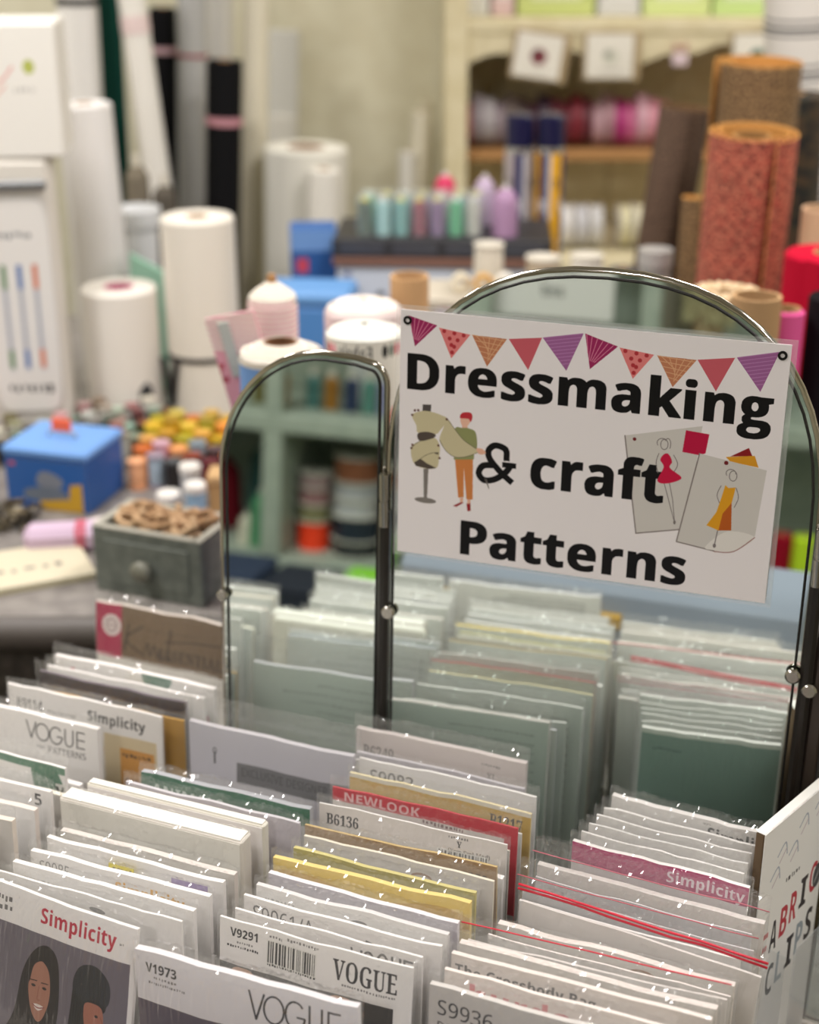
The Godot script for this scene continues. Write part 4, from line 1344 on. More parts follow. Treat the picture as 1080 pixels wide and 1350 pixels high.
		part(j, "lid", lathe([V(q[2] * 1.06, q[3] + 0.001), V(q[2] * 1.1, q[3] + 0.002), V(q[2] * 1.1, q[3] + 0.009), V(q[2], q[3] + 0.011), V(0, q[3] + 0.011)], 20), mat(rgb(232, 230, 226), 0.4))
	var tb := thing("kraft_box", "small tan cardboard box behind the drawer box", "box", Vector3(-0.237, y, -1.77), 0)
	part(tb, "body", box(0.028, 0.05, 0.04, 0.002), mat(rgb(190, 154, 108), 0.8))
	part(tb, "lid", box(0.030, 0.012, 0.042, 0.002), mat(rgb(200, 166, 122), 0.8), Vector3(0, 0.05, 0))
	drawer_box()
	# cutting mat pad, fabric packs, pile of metal charms
	var pad := thing("craft_pad", "cream square craft pad with small grey print lying on counter", "pad", Vector3(-0.450, y, -1.60), 24)
	var pp := Paint.new(200, 200, rgb(206, 198, 174))
	pp.rule(60, 110, 90, 26, rgb(120, 116, 110), 85)
	part(pad, "cover", box(0.15, 0.004, 0.105, 0.001), print_mat(pp.im, 0.6), Vector3(0, 0.006, 0))
	part(pad, "pages", box(0.147, 0.006, 0.102, 0.001), mat(rgb(214, 206, 176), 0.8))
	var packs := [["white and pink folded fabric pack beside drawer box", -0.375, -1.70, 0.11, 0.022, 0.05, rgb(222, 212, 210), rgb(214, 96, 112), 30], ["lilac and rose fabric pack in front of the white one", -0.418, -1.672, 0.09, 0.030, 0.04, rgb(200, 178, 200), rgb(190, 96, 116), 8]]
	for q in packs:
		var f := thing("fabric_pack", q[0], "fabric pack", Vector3(q[1], y, q[2]), q[8])
		part(f, "fabric", box(q[3], q[4], q[5], 0.008), mat(q[6], 0.8))
		part(f, "paper_band", box(q[3] * 0.3, q[4] + 0.001, q[5] + 0.001, 0.008), mat(q[7], 0.6), Vector3(q[3] * 0.25, 0, 0))
	for k in 14:
		var m := thing("metal_buckle", "small dark bronze buckle in the heap in front of blue box", "buckle", Vector3(-0.52 + 0.012 * (k % 5) + rng.randf_range(-0.004, 0.004), y + 0.004 + 0.011 * (k / 5), -1.755 + 0.015 * ((k * 2) % 3)), rng.randf_range(0, 180), "buckle heap on the counter")
		m.rotation_degrees.x = rng.randf_range(-30, 30)
		part(m, "ring", tube([Vector3(-0.01, 0, -0.007), Vector3(0.01, 0, -0.007), Vector3(0.01, 0, 0.007), Vector3(-0.01, 0, 0.007)], 0.003, 8, true), mat([rgb(110, 98, 78), rgb(150, 140, 118), rgb(84, 80, 72)][k % 3], 0.35, 0.7))
		part(m, "prong", tube([Vector3(0, 0.001, -0.007), Vector3(0, 0.003, 0.009)], 0.0015, 6), mat(rgb(130, 120, 100), 0.35, 0.7))
	var pk := thing("fabric_bundle", "pale pink fabric bundle at the end of spool rows", "fabric", Vector3(-0.628, y, -1.93), 0)
	for k in 4:
		part(pk, "fold", box(0.07, 0.014, 0.12, 0.006), mat([rgb(226, 196, 206), rgb(232, 210, 214), rgb(214, 190, 204), rgb(230, 206, 214)][k], 0.85), Vector3(0.003 * (k % 2), 0.0145 * k, 0))

func spool(at: Vector3, h: float, r: float, c: Color, label: String, group: String, rim := Color(0.86, 0.84, 0.79)) -> void:
	var t := thing("thread_spool", label, "thread spool", at, 0, group)
	part(t, "thread", lathe([V(r * 0.5, 0.003), V(r * 0.95, 0.004), V(r, h * 0.5), V(r * 0.95, h - 0.005), V(r * 0.5, h - 0.004)], 14), mat(c, 0.6))
	for k in 2:
		part(t, "flange", lathe([V(0, 0), V(r * 1.05, 0), V(r * 1.05, 0.003), V(0, 0.003)], 14), mat(rim, 0.5), Vector3(0, k * (h - 0.004), 0))

func drawer_box() -> void:
	var t := thing("drawer_box", "small sage grey wooden drawer with round knob full of brown cord", "drawer", Vector3(-0.277, COUNTER_Y, -1.572), -21)
	var gm := noise_mat(noise_tex(128, 0.05, [rgb(104, 110, 104), rgb(118, 124, 117)], [0.3, 0.7], FastNoiseLite.TYPE_SIMPLEX_SMOOTH, 3, 31), 8.0, 0.6)
	var rim := mat(rgb(168, 166, 154), 0.6)
	var W := 0.137
	var D := 0.075
	var H := 0.078
	part(t, "front_board", box(W, H, 0.008, 0.001), gm, Vector3(0, 0, D / 2))
	part(t, "front_moulding", box(W - 0.03, H - 0.024, 0.003, 0.0014), gm, Vector3(0, 0.012, D / 2 + 0.0046))
	part(t, "back_board", box(W, H, 0.008, 0.001), gm, Vector3(0, 0, -D / 2))
	for s in [-1, 1]:
		part(t, "side_board", box(0.008, H, D - 0.008, 0.001), gm, Vector3(s * (W / 2 - 0.004), 0, 0))
		part(t, "rim", box(0.009, 0.002, D + 0.008, 0.0005), rim, Vector3(s * (W / 2 - 0.004), H, 0))
	for s in [-1, 1]:
		part(t, "rim", box(W - 0.02, 0.002, 0.009, 0.0005), rim, Vector3(0, H, s * D / 2))
	part(t, "bottom", box(W - 0.016, 0.006, D - 0.008, 0.001), gm)
	part(t, "knob", lathe([V(0, 0), V(0.006, 0), V(0.006, 0.006), V(0.012, 0.010), V(0.0125, 0.015), V(0.009, 0.019), V(0, 0.020)], 20, 0.0, true), mat(rgb(122, 122, 110), 0.4), Vector3(0, H * 0.5, D / 2 + 0.006), Vector3(90, 0, 0))
	for k in 9:
		var c := thing("cord_hank", "brown jute cord hank coiled in the small grey drawer", "cord", Vector3(-0.277, COUNTER_Y, -1.572), -21, "cord hanks in the drawer")
		var ox := -0.045 + 0.0225 * (k % 5)
		var oz := -0.013 if k < 5 else 0.014
		if k >= 5: ox += 0.011
		var pts := []
		for i in 40:
			var a := TAU * i / 13.0
			var rr := 0.0135 + 0.0022 * sin(i * 1.7 + k)
			pts.append(Vector3(ox + cos(a) * rr, 0.066 + 0.0080 * (i / 13) + 0.004 * sin(i * 0.9 + k * 2.0), oz + sin(a) * rr * 0.9))
		part(c, "coil", tube(pts, 0.0040, 6), mat([rgb(182, 150, 116), rgb(164, 132, 100), rgb(196, 166, 132)][k % 3], 0.9))
		part(c, "wrap", ring_mesh(0.006, 0.008, 10), mat(rgb(196, 166, 136), 0.9), Vector3(ox + 0.0135, 0.072, oz), Vector3(90, 0, 0))

# ---------------------------------------------------------------- tall rolls leaning by the back wall
func rolls_behind() -> void:
	var A := [
		["fabric_roll", "tall white fabric roll with black band above narrow interfacing roll", -0.611, -0.577, 1.456, -2.78, 0.0357, rgb(226, 224, 220), {"ties": [[1.345, 0.012, mat(rgb(40, 38, 38), 0.7)]]}],
		["fabric_roll", "dark green fabric roll leaning at the back wall", -0.575, -0.552, 1.455, -2.90, 0.0285, rgb(22, 66, 58), {}],
		["fabric_roll", "navy blue fabric roll with tan band behind the green roll", -0.632, -0.599, 1.434, -3.00, 0.0232, rgb(30, 48, 84), {"ties": [[1.33, 0.014, mat(rgb(176, 140, 100), 0.7)]]}],
		["paper_tube", "long white paper tube slanting across the dark rolls", -0.376, -0.493, 1.463, -2.78, 0.0240, rgb(232, 229, 222), {"ties": [[1.31, 0.03, mat(rgb(226, 206, 204), 0.7)]]}],
		["fabric_roll", "black fabric roll with pale pink tie next to silver roll", -0.521, -0.468, 1.315, -3.02, 0.0260, rgb(24, 24, 26), {"ties": [[1.24, 0.012, mat(rgb(206, 170, 176), 0.7)]]}],
		["fabric_roll", "silver grey fabric roll with thin red tie", -0.476, -0.399, 1.466, -2.98, 0.0282, rgb(176, 176, 174), {"ties": [[1.235, 0.006, mat(rgb(150, 40, 56), 0.7)]]}],
		["fabric_roll", "black fabric roll with wide pink band in front of silver roll", -0.404, -0.334, 1.238, -2.84, 0.0326, rgb(22, 22, 24), {"ties": [[1.135, 0.014, mat(rgb(196, 140, 150), 0.7)]], "flap": 0.014, "flap_a": 300.0}],
		["fabric_roll", "white printed fabric roll rising behind the pink banded black roll", -0.431, -0.359, 1.466, -3.10, 0.0263, rgb(222, 220, 214), {}],
		["paper_tube", "cream cardboard tube standing between black roll and beige wall", -0.364, -0.285, 1.466, -3.04, 0.0252, rgb(222, 216, 196), {}],
		["wadding_roll", "broad white wadding roll with brown open core by the wall", -0.230, -0.199, 1.065, -2.96, 0.0810, rgb(228, 226, 216), {"core": 0.036, "core_m": mat(rgb(150, 112, 78), 0.8)}],
		["interfacing_roll", "slim white roll in front of the broad wadding roll", -0.198, -0.159, 1.044, -2.84, 0.0313, rgb(230, 227, 218), {}],
		["paper_tube", "cream tube leaning against the side of the dresser", -0.052, 0.027, 1.098, -3.20, 0.0220, rgb(222, 216, 196), {}],
		["paper_tube", "pale tube pressed between the cream tube and the dresser", 0.016, 0.036, 1.109, -3.27, 0.0153, rgb(214, 208, 186), {}],
		["paper_tube", "short white tube standing beside the cream dresser tube", -0.013, -0.004, 1.024, -3.16, 0.0179, rgb(226, 224, 216), {}],
	]
	for q in A:
		var dx: float = q[3] - q[2]
		var h: float = sqrt(q[4] * q[4] + dx * dx)
		var o: Dictionary = q[8]
		o["rz"] = -rad_to_deg(atan2(dx, q[4]))
		roll(q[0], q[1], q[2], q[5], 0.002, h, q[6], mat(q[7], 0.8), o)
	var b := thing("fabric_board", "pale flat fabric board leaning on the beige wall", "board", Vector3(-0.318, 0.002, -3.31), 0)
	b.rotation_degrees.z = -2.6
	part(b, "board", box(0.064, 1.25, 0.02, 0.003), mat(rgb(214, 214, 208), 0.75))
	part(b, "wrapped_cloth", box(0.066, 0.9, 0.028, 0.006), mat(rgb(222, 220, 212), 0.8), Vector3(0, 0.18, 0))
	var bw := thing("white_bowl", "white plastic basket rim showing between narrow roll and paper tube", "basket", Vector3(-0.455, 0.80, -2.52))
	part(bw, "basket", lathe([V(0, 0), V(0.03, 0), V(0.034, 0.20), V(0.040, 0.215), V(0.041, 0.238), V(0.037, 0.24), V(0.032, 0.21), V(0.0, 0.20)], 24), mat(rgb(226, 228, 230), 0.5))
	for q in [[-0.475, 0.17, rgb(120, 112, 98), "pale taupe"], [-0.43, 0.15, rgb(96, 90, 82), "dark taupe"]]:
		var r2 := thing("yarn_cone", "%s yarn cone under the slanting paper tube" % q[3], "yarn", Vector3(q[0] + 0.006, 0.80, -2.63), 0, "yarn cones under the paper tube")
		part(r2, "yarn", lathe([V(0, 0), V(0.026, 0), V(0.02, q[1] * 1.6), V(0.01, q[1] * 1.7), V(0, q[1] * 1.7)], 18), mat(q[2], 0.9))
		part(r2, "tip", lathe([V(0.006, 0), V(0.005, 0.02), V(0, 0.02)], 10), mat(rgb(210, 204, 190), 0.7), Vector3(0, q[1] * 1.7, 0))

# ---------------------------------------------------------------- cream dresser at the back wall
func reel(label: String, x: float, y: float, z: float, r: float, w: float, c: Color, group: String, rim := Color(0.85, 0.83, 0.8), upright := true) -> void:
	var t := thing("ribbon_reel", label, "ribbon reel", Vector3(x, y, z), 0, group)
	var rot := Vector3(0, 0, 90) if upright else Vector3.ZERO
	var c0 := Vector3(w / 2, r, 0) if upright else Vector3.ZERO
	part(t, "ribbon", lathe([V(r * 0.3, 0.0015), V(r * 0.9, 0.0015), V(r * 0.9, w - 0.0015), V(r * 0.3, w - 0.0015)], 24), mat(c, 0.5), c0, rot)
	for k in 2:
		part(t, "flange", lathe([V(r * 0.2, 0), V(r, 0), V(r, 0.0015), V(r * 0.2, 0.0015)], 24), mat(rim, 0.5), c0 + (Vector3(-k * (w - 0.0015), 0, 0) if upright else Vector3(0, k * (w - 0.0015), 0)), rot)

func dresser() -> void:
	var cream := noise_mat(noise_tex(256, 0.03, [rgb(214, 203, 166), rgb(222, 212, 178)], [0.3, 0.7], FastNoiseLite.TYPE_SIMPLEX_SMOOTH, 3, 41), 2.0, 0.6)
	var wood := mat(rgb(178, 132, 82), 0.55)
	var t := thing("dresser", "cream painted wooden dresser with scalloped rail and open shelves", "dresser", Vector3(0.62, 0, -3.39), 0)
	var W := 1.1
	part(t, "back_board", box(W, 1.95, 0.016, 0.002), cream, Vector3(0, 0, 0.01))
	for k in 9:
		part(t, "back_plank", box(0.117, 1.1, 0.006, 0.002), cream, Vector3(-0.488 + k * 0.122, 0.84, 0.02))
	for s in [-1, 1]:
		part(t, "side_board", box(0.03, 1.95, 0.28, 0.003), cream, Vector3(s * (W / 2 - 0.015), 0, 0.15))
		part(t, "stile", box(0.045, 1.1, 0.02, 0.004), cream, Vector3(s * (W / 2 - 0.0225), 0.84, 0.295))
	part(t, "shelf", box(W - 0.06, 0.022, 0.26, 0.003), cream, Vector3(0, 1.268, 0.15))
	part(t, "shelf", box(W - 0.06, 0.022, 0.23, 0.003), wood, Vector3(0, 1.010, 0.14))
	part(t, "worktop", box(W + 0.02, 0.03, 0.42, 0.005), cream, Vector3(0, 0.81, 0.21))
	part(t, "cornice", box(W + 0.04, 0.05, 0.33, 0.008), cream, Vector3(0, 1.93, 0.16))
	part(t, "base_cabinet", box(W, 0.80, 0.38, 0.004), cream, Vector3(0, 0.0, 0.20))
	for k in 3:
		part(t, "cupboard_door", box(0.34, 0.7, 0.014, 0.004), cream, Vector3(-0.36 + k * 0.36, 0.05, 0.397))
	# rail lip and scalloped valance
	part(t, "shelf_lip", box(W - 0.06, 0.03, 0.012, 0.004), cream, Vector3(0, 1.262, 0.286))
	var poly := PackedVector2Array([V(-W / 2 + 0.03, 1.262), V(W / 2 - 0.03, 1.262)])
	for i in range(60, -1, -1):
		var x := -W / 2 + 0.03 + (W - 0.06) * i / 60.0
		poly.append(V(x, 1.224 - 0.014 * cos(TAU * i / 60.0 * 3.0) - 0.006 * cos(TAU * i / 60.0 * 9.0)))
	part(t, "valance", prism(poly, 0.012), cream, Vector3(0, 0, 0.282))
	# cards hanging from the rail
	var cc := [[0.259, rgb(120, 50, 60), -8.0, "white hanging card with dark red flower"], [0.392, rgb(206, 206, 190), 0.0, "white hanging card with very pale motif"], [0.678, rgb(60, 112, 96), 2.0, "white hanging card with green round motif"]]
	for q in cc:
		var h := thing("hanging_card", q[3] + " on the dresser rail", "card", Vector3(q[0], 1.274, -3.082), 0)
		h.rotation_degrees.z = q[2]
		part(h, "string", tube([Vector3(-0.02, -0.01, 0), Vector3(0, 0.002, 0), Vector3(0.02, -0.01, 0)], 0.0008, 6), mat(rgb(190, 170, 140), 0.9))
		var p := Paint.new(128, 120, rgb(230, 226, 214))
		p.oval(66, 62, 22, 22, q[1])
		p.oval(58, 54, 12, 12, q[1].darkened(0.2))
		p.rule(40, 96, 50, 8, rgb(150, 146, 138), 91)
		part(h, "card", box(0.092, 0.084, 0.002, 0.0005), print_mat(p.im, 0.6), Vector3(0, -0.094, 0))
		part(h, "mount", box(0.112, 0.094, 0.002, 0.0005), mat(rgb(176, 156, 122), 0.8), Vector3(0.004, -0.099, -0.003))
	var d := thing("hanging_tag", "small pink white tag hanging from the scalloped rail", "tag", Vector3(0.53, 1.25, -3.084))
	part(d, "bow", prism(PackedVector2Array([V(-0.014, 0.008), V(0, 0), V(0.014, 0.008), V(0.014, -0.01), V(0, -0.003), V(-0.014, -0.01)]), 0.003), mat(rgb(176, 130, 120), 0.7), Vector3(0, -0.01, 0))
	part(d, "tag", box(0.03, 0.024, 0.004, 0.001), mat(rgb(220, 200, 206), 0.6), Vector3(0, -0.046, 0))
	# ribbon reels on the wooden shelf
	var rc := [["rose red", rgb(176, 82, 88)], ["grey lilac", rgb(168, 158, 164)], ["silver grey", rgb(182, 176, 178)], ["mauve grey", rgb(154, 138, 144)], ["dark taupe", rgb(98, 82, 74)], ["chocolate", rgb(70, 52, 48)], ["plum", rgb(74, 30, 46)], ["deep violet", rgb(60, 34, 56)], ["dark maroon", rgb(96, 28, 42)], ["burgundy", rgb(112, 24, 40)], ["crimson", rgb(140, 28, 46)], ["wine red", rgb(104, 36, 48)], ["pale pink", rgb(208, 168, 176)], ["dusty pink", rgb(186, 140, 150)], ["magenta", rgb(190, 40, 126)], ["rose pink", rgb(216, 110, 156)], ["baby pink", rgb(224, 176, 190)], ["light rose", rgb(220, 150, 166)], ["salmon pink", rgb(216, 120, 130)]]
	for k in rc.size():
		reel("%s ribbon reel standing on the wooden dresser shelf" % rc[k][0], 0.118 + k * 0.0222, 1.0326, -3.19, 0.046 + 0.004 * ((k * 5) % 3), 0.02, rc[k][1], "ribbon reels on the dresser shelf", rc[k][1].lightened(0.25))
	# boxes along the top shelf
	var tb := [["white", rgb(222, 222, 216), 0.06], ["pale pink", rgb(214, 186, 184), 0.05], ["yellow green", rgb(196, 208, 130), 0.16], ["white and grey", rgb(206, 206, 204), 0.09], ["lime", rgb(206, 220, 150), 0.14], ["light green", rgb(190, 214, 140), 0.12], ["cream", rgb(226, 222, 190), 0.08]]
	var x2 := 0.10
	for q in tb:
		var bo := thing("craft_box", "%s craft box on the top dresser shelf" % q[0], "box", Vector3(x2 + q[2] / 2, 1.2906, -3.22), 0, "craft boxes on the top shelf")
		part(bo, "body", box(q[2] - 0.006, 0.11, 0.12, 0.003), mat(q[1], 0.6))
		part(bo, "label_panel", box(q[2] * 0.6, 0.04, 0.001, 0.0003), mat(q[1].lerp(Color(1, 1, 1), 0.5), 0.5), Vector3(0, 0.03, 0.0605))
		x2 += q[2]
	# pale reels on the dresser worktop
	var pr := [["silver", rgb(180, 180, 186), 0.24], ["white", rgb(216, 214, 212), 0.27], ["light grey", rgb(196, 196, 200), 0.30], ["pale grey", rgb(206, 206, 206), 0.33], ["cream", rgb(214, 208, 170), 0.39], ["ivory", rgb(226, 220, 190), 0.42], ["pale yellow", rgb(216, 210, 160), 0.45]]
	for q in pr:
		reel("%s ribbon reel lying on edge on the dresser worktop" % q[0], q[2] + 0.05, 0.8407, -3.10, 0.045, 0.026, q[1], "pale reels on the dresser worktop")

# ---------------------------------------------------------------- things in the middle of the counter
func middle_things() -> void:
	var y := COUNTER_Y
	# printed carton below, dark tray with thread cones above
	var b := thing("thread_carton", "white printed carton carrying the dark thread tray", "box", Vector3(0.055, y, -2.43), -3)
	var p := Paint.new(512, 320, rgb(206, 214, 226))
	p.text("DESIGN", font("Droid Sans", 700), 120, 90, 220, 46, rgb(170, 60, 80))
	for k in 26:
		p.oval(20 + (k * 83) % 480, 20 + (k * 57) % 290, 10 + k % 9, 8 + k % 7, [rgb(90, 100, 150), rgb(60, 64, 76), rgb(140, 160, 190), rgb(96, 140, 130)][k % 4])
	p.rule(40, 170, 400, 24, rgb(90, 96, 120), 95)
	part(b, "body", box(0.33, 0.18, 0.15, 0.003), mat(rgb(198, 200, 206), 0.6))
	part(b, "printed_front", box(0.325, 0.172, 0.001, 0.0002), print_mat(p.im, 0.5), Vector3(0, 0.004, 0.0755))
	var t := thing("thread_tray", "shallow dark tray with brown lower edge for thread cones", "tray", Vector3(0.055, y + 0.18, -2.43), -3)
	part(t, "brown_edge", box(0.345, 0.014, 0.165, 0.002), mat(rgb(128, 92, 78), 0.6))
	part(t, "body", box(0.345, 0.030, 0.165, 0.003), mat(rgb(48, 48, 52), 0.45), Vector3(0, 0.014, 0))
	for k in 4:
		part(t, "inset_panel", box(0.07, 0.018, 0.002, 0.0006), mat(rgb(66, 68, 76), 0.4), Vector3(-0.125 + k * 0.083, 0.019, 0.083))
	var ty := y + 0.18 + 0.044
	var cones := [["dark green", rgb(50, 74, 50), rgb(226, 214, 90)], ["pale aqua", rgb(160, 206, 206), rgb(230, 232, 230)], ["teal", rgb(110, 170, 166), rgb(230, 220, 120)], ["sea green", rgb(88, 150, 144), rgb(226, 226, 214)], ["raspberry", rgb(140, 28, 62), rgb(230, 214, 90)], ["lilac", rgb(176, 150, 196), rgb(230, 220, 120)], ["purple", rgb(130, 92, 140), rgb(226, 214, 130)], ["emerald", rgb(70, 176, 120), rgb(226, 240, 232)], ["leaf green", rgb(90, 160, 90), rgb(226, 240, 232)], ["pearl grey", rgb(190, 190, 180), rgb(220, 220, 214)]]
	var cap := film(0.16, 0.08, rgb(225, 240, 245))
	for k in 7:
		for j in 2:
			var q: Array = cones[(k * 3 + j * 7) % cones.size()] if j == 1 else cones[[0, 1, 2, 4, 6, 7, 9][k]]
			var c := thing("thread_cone", "%s machine thread in clear case on dark tray, %s row" % [q[0], ["front", "back"][j]], "thread", Vector3(-0.070 + k * 0.0285 + 0.006 * j, ty, -2.378 - 0.045 * j), 0, "cased threads on the dark tray")
			part(c, "thread", lathe([V(0.004, 0.002), V(0.0118, 0.002), V(0.0108, 0.052), V(0.004, 0.054)], 14), mat(q[1], 0.4))
			part(c, "cap", lathe([V(0.006, 0), V(0.006, 0.005), V(0, 0.005)], 12), mat(q[2], 0.5), Vector3(0, 0.0545, 0))
			part(c, "clear_case", lathe([V(0.0138, 0.0005), V(0.0138, 0.063), V(0, 0.064)], 14), cap)
	for q in [["mauve cone of thread with rounded shoulder at the tray end", 0.150, -2.375, 0.020, rgb(172, 136, 172)], ["lilac and white cone of thread behind the mauve cone", 0.122, -2.466, 0.017, rgb(190, 170, 196)], ["bright pink cone of thread behind the cased threads", 0.058, -2.486, 0.018, rgb(206, 40, 90)]]:
		var m := thing("thread_cone", q[0], "thread", Vector3(q[1], ty, q[2]), 0, "large cones on the dark tray")
		part(m, "thread", lathe([V(q[3], 0.001), V(q[3], 0.030), V(q[3] * 0.99, 0.052), V(q[3] * 0.88, 0.064), V(q[3] * 0.5, 0.073), V(0, 0.075)], 20, 0.0, true), mat(q[4], 0.5))
		part(m, "tip", lathe([V(0.005, 0.07), V(0.004, 0.08), V(0, 0.08)], 10), mat(rgb(226, 222, 226), 0.5))
	# two spray cans
	for k in 2:
		var s := thing("spray_can", ["navy capped spray can with grey and white label", "navy capped spray can with bright yellow label edge"][k], "spray can", Vector3([0.186, 0.238][k], y, -2.60), [10, -14][k], "spray cans behind the thread tray")
		var cp := Paint.new(512, 256, rgb(206, 206, 212))
		for j in 4:
			cp.rect(j * 128, 0, 46, 256, rgb(36, 36, 92))
			cp.rect(j * 128 + 46, 0, 62, 256, [rgb(170, 160, 160), rgb(238, 178, 32)][k])
			cp.rule(j * 128 + 8, 60, 44, 26, rgb(220, 220, 226), 96)
			cp.rule(j * 128 + 8, 120, 44, 12, rgb(220, 220, 226), 97)
			cp.rule(j * 128 + 62, 30, 26, 20, rgb(60, 50, 40), 98)
			cp.rule(j * 128 + 62, 200, 26, 20, rgb(60, 50, 40), 99)
		part(s, "can", lathe([V(0.0235, 0.0), V(0.0245, 0.003), V(0.0245, 0.318)], 24), print_mat(cp.im, 0.45))
		part(s, "shoulder", lathe([V(0.0245, 0.318), V(0.0240, 0.324), V(0.0235, 0.327), V(0, 0.328)], 24), mat(rgb(206, 208, 212), 0.2, 0.9))
		part(s, "cap", lathe([V(0.0240, 0.328), V(0.0244, 0.330), V(0.0240, 0.376), V(0.020, 0.380), V(0, 0.381)], 24), mat(rgb(22, 22, 62), 0.3))
	# blue boxes
	var b1 := thing("small_box", "upright blue box with red mark beside the thread carton", "box", Vector3(-0.155, y, -2.42), 4)
	var p1 := Paint.new(160, 400, rgb(40, 86, 150))
	p1.rect(0, 0, 160, 60, rgb(110, 150, 206))
	p1.rect(20, 80, 40, 40, rgb(200, 70, 90))
	p1.smooth([20, 360, 80, 320, 150, 356, 150, 396, 20, 396], rgb(70, 130, 80))
	part(b1, "body", box(0.074, 0.232, 0.06, 0.002), mat(rgb(48, 100, 170), 0.5))
	part(b1, "printed_front", box(0.072, 0.23, 0.001, 0.0002), print_mat(p1.im, 0.5), Vector3(0, 0.001, 0.0304))
	var b2 := thing("long_box", "long light blue box lying in front of upright blue box", "box", Vector3(-0.15, y, -2.25), -6)
	part(b2, "body", box(0.13, 0.155, 0.09, 0.006), mat(rgb(76, 132, 196), 0.5))
	part(b2, "lid", box(0.134, 0.022, 0.094, 0.006), mat(rgb(104, 156, 214), 0.5), Vector3(0, 0.155, 0))
	var b3 := thing("kraft_carton", "brown kraft carton standing behind the tape rolls", "box", Vector3(-0.19, y, -2.50), 0)
	part(b3, "body", box(0.10, 0.12, 0.06, 0.003), mat(rgb(176, 156, 126), 0.8))
	part(b3, "tape", box(0.02, 0.121, 0.061, 0.001), mat(rgb(196, 176, 140), 0.5))
	# small stuff in front of the tray, on a low shelf block
	var blk := thing("riser", "low pale wooden riser under small cord bundles", "riser", Vector3(0.165, y, -2.20), 0)
	part(blk, "top", box(0.30, 0.014, 0.12, 0.002), mat(rgb(200, 192, 176), 0.6), Vector3(0, 0.17, 0))
	for s in [-1, 1]:
		part(blk, "leg", box(0.014, 0.17, 0.11, 0.002), mat(rgb(200, 192, 176), 0.6), Vector3(s * 0.135, 0, 0))
	var ry := y + 0.184
	for q in [["cream cord bundle with orange centre on the riser", 0.075, -2.17, rgb(224, 214, 190)], ["golden cord bundle on the riser", 0.108, -2.165, rgb(206, 162, 96)], ["white cord bundle on the riser", 0.140, -2.17, rgb(230, 226, 216)]]:
		var c := thing("cord_bundle", q[0], "cord", Vector3(q[1], ry, q[2]), 0, "cord bundles on the riser")
		var pts := []
		for i in 44:
			var a := TAU * i / 11.0
			pts.append(Vector3(cos(a) * 0.011, 0.016 + sin(a) * 0.0115, -0.008 + 0.004 * (i / 11) + 0.002 * sin(i * 1.3)))
		part(c, "coil", tube(pts, 0.0036, 6), mat(q[3], 0.9))
		part(c, "label_band", ring_mesh(0.006, 0.01, 12), mat(rgb(236, 200, 150), 0.6), Vector3(0.011, 0.016, -0.002), Vector3(90, 0, 0))
	for q in [["ivory cotton cord spool in front of the thread tray", 0.118, -2.23, 0.022, 0.062, rgb(216, 210, 196)], ["natural linen cord spool beside the ivory one", 0.198, -2.22, 0.025, 0.045, rgb(176, 162, 142)], ["white cotton cord spool at the riser end", 0.262, -2.21, 0.024, 0.05, rgb(222, 218, 210)]]:
		spool(Vector3(q[1], ry, q[2]), q[4], q[3], q[5], q[0], "cord spools on the riser")
	var jg := thing("tall_jar", "grey translucent jar standing beside the dark cork roll", "jar", Vector3(0.332, y, -2.02))
	part(jg, "body", lathe([V(0, 0), V(0.022, 0), V(0.0225, 0.25), V(0.021, 0.27), V(0.0, 0.271)], 20), mat(rgb(150, 150, 148), 0.3))
	part(jg, "lid", lathe([V(0.0225, 0.262), V(0.0235, 0.264), V(0.0235, 0.285), V(0, 0.287)], 20), mat(rgb(176, 174, 172), 0.4))
	roll("felt_roll", "dark grey felt roll standing behind the arched mirror", 0.304, -2.12, y, 0.235, 0.020, mat(rgb(92, 90, 92), 0.9), {})

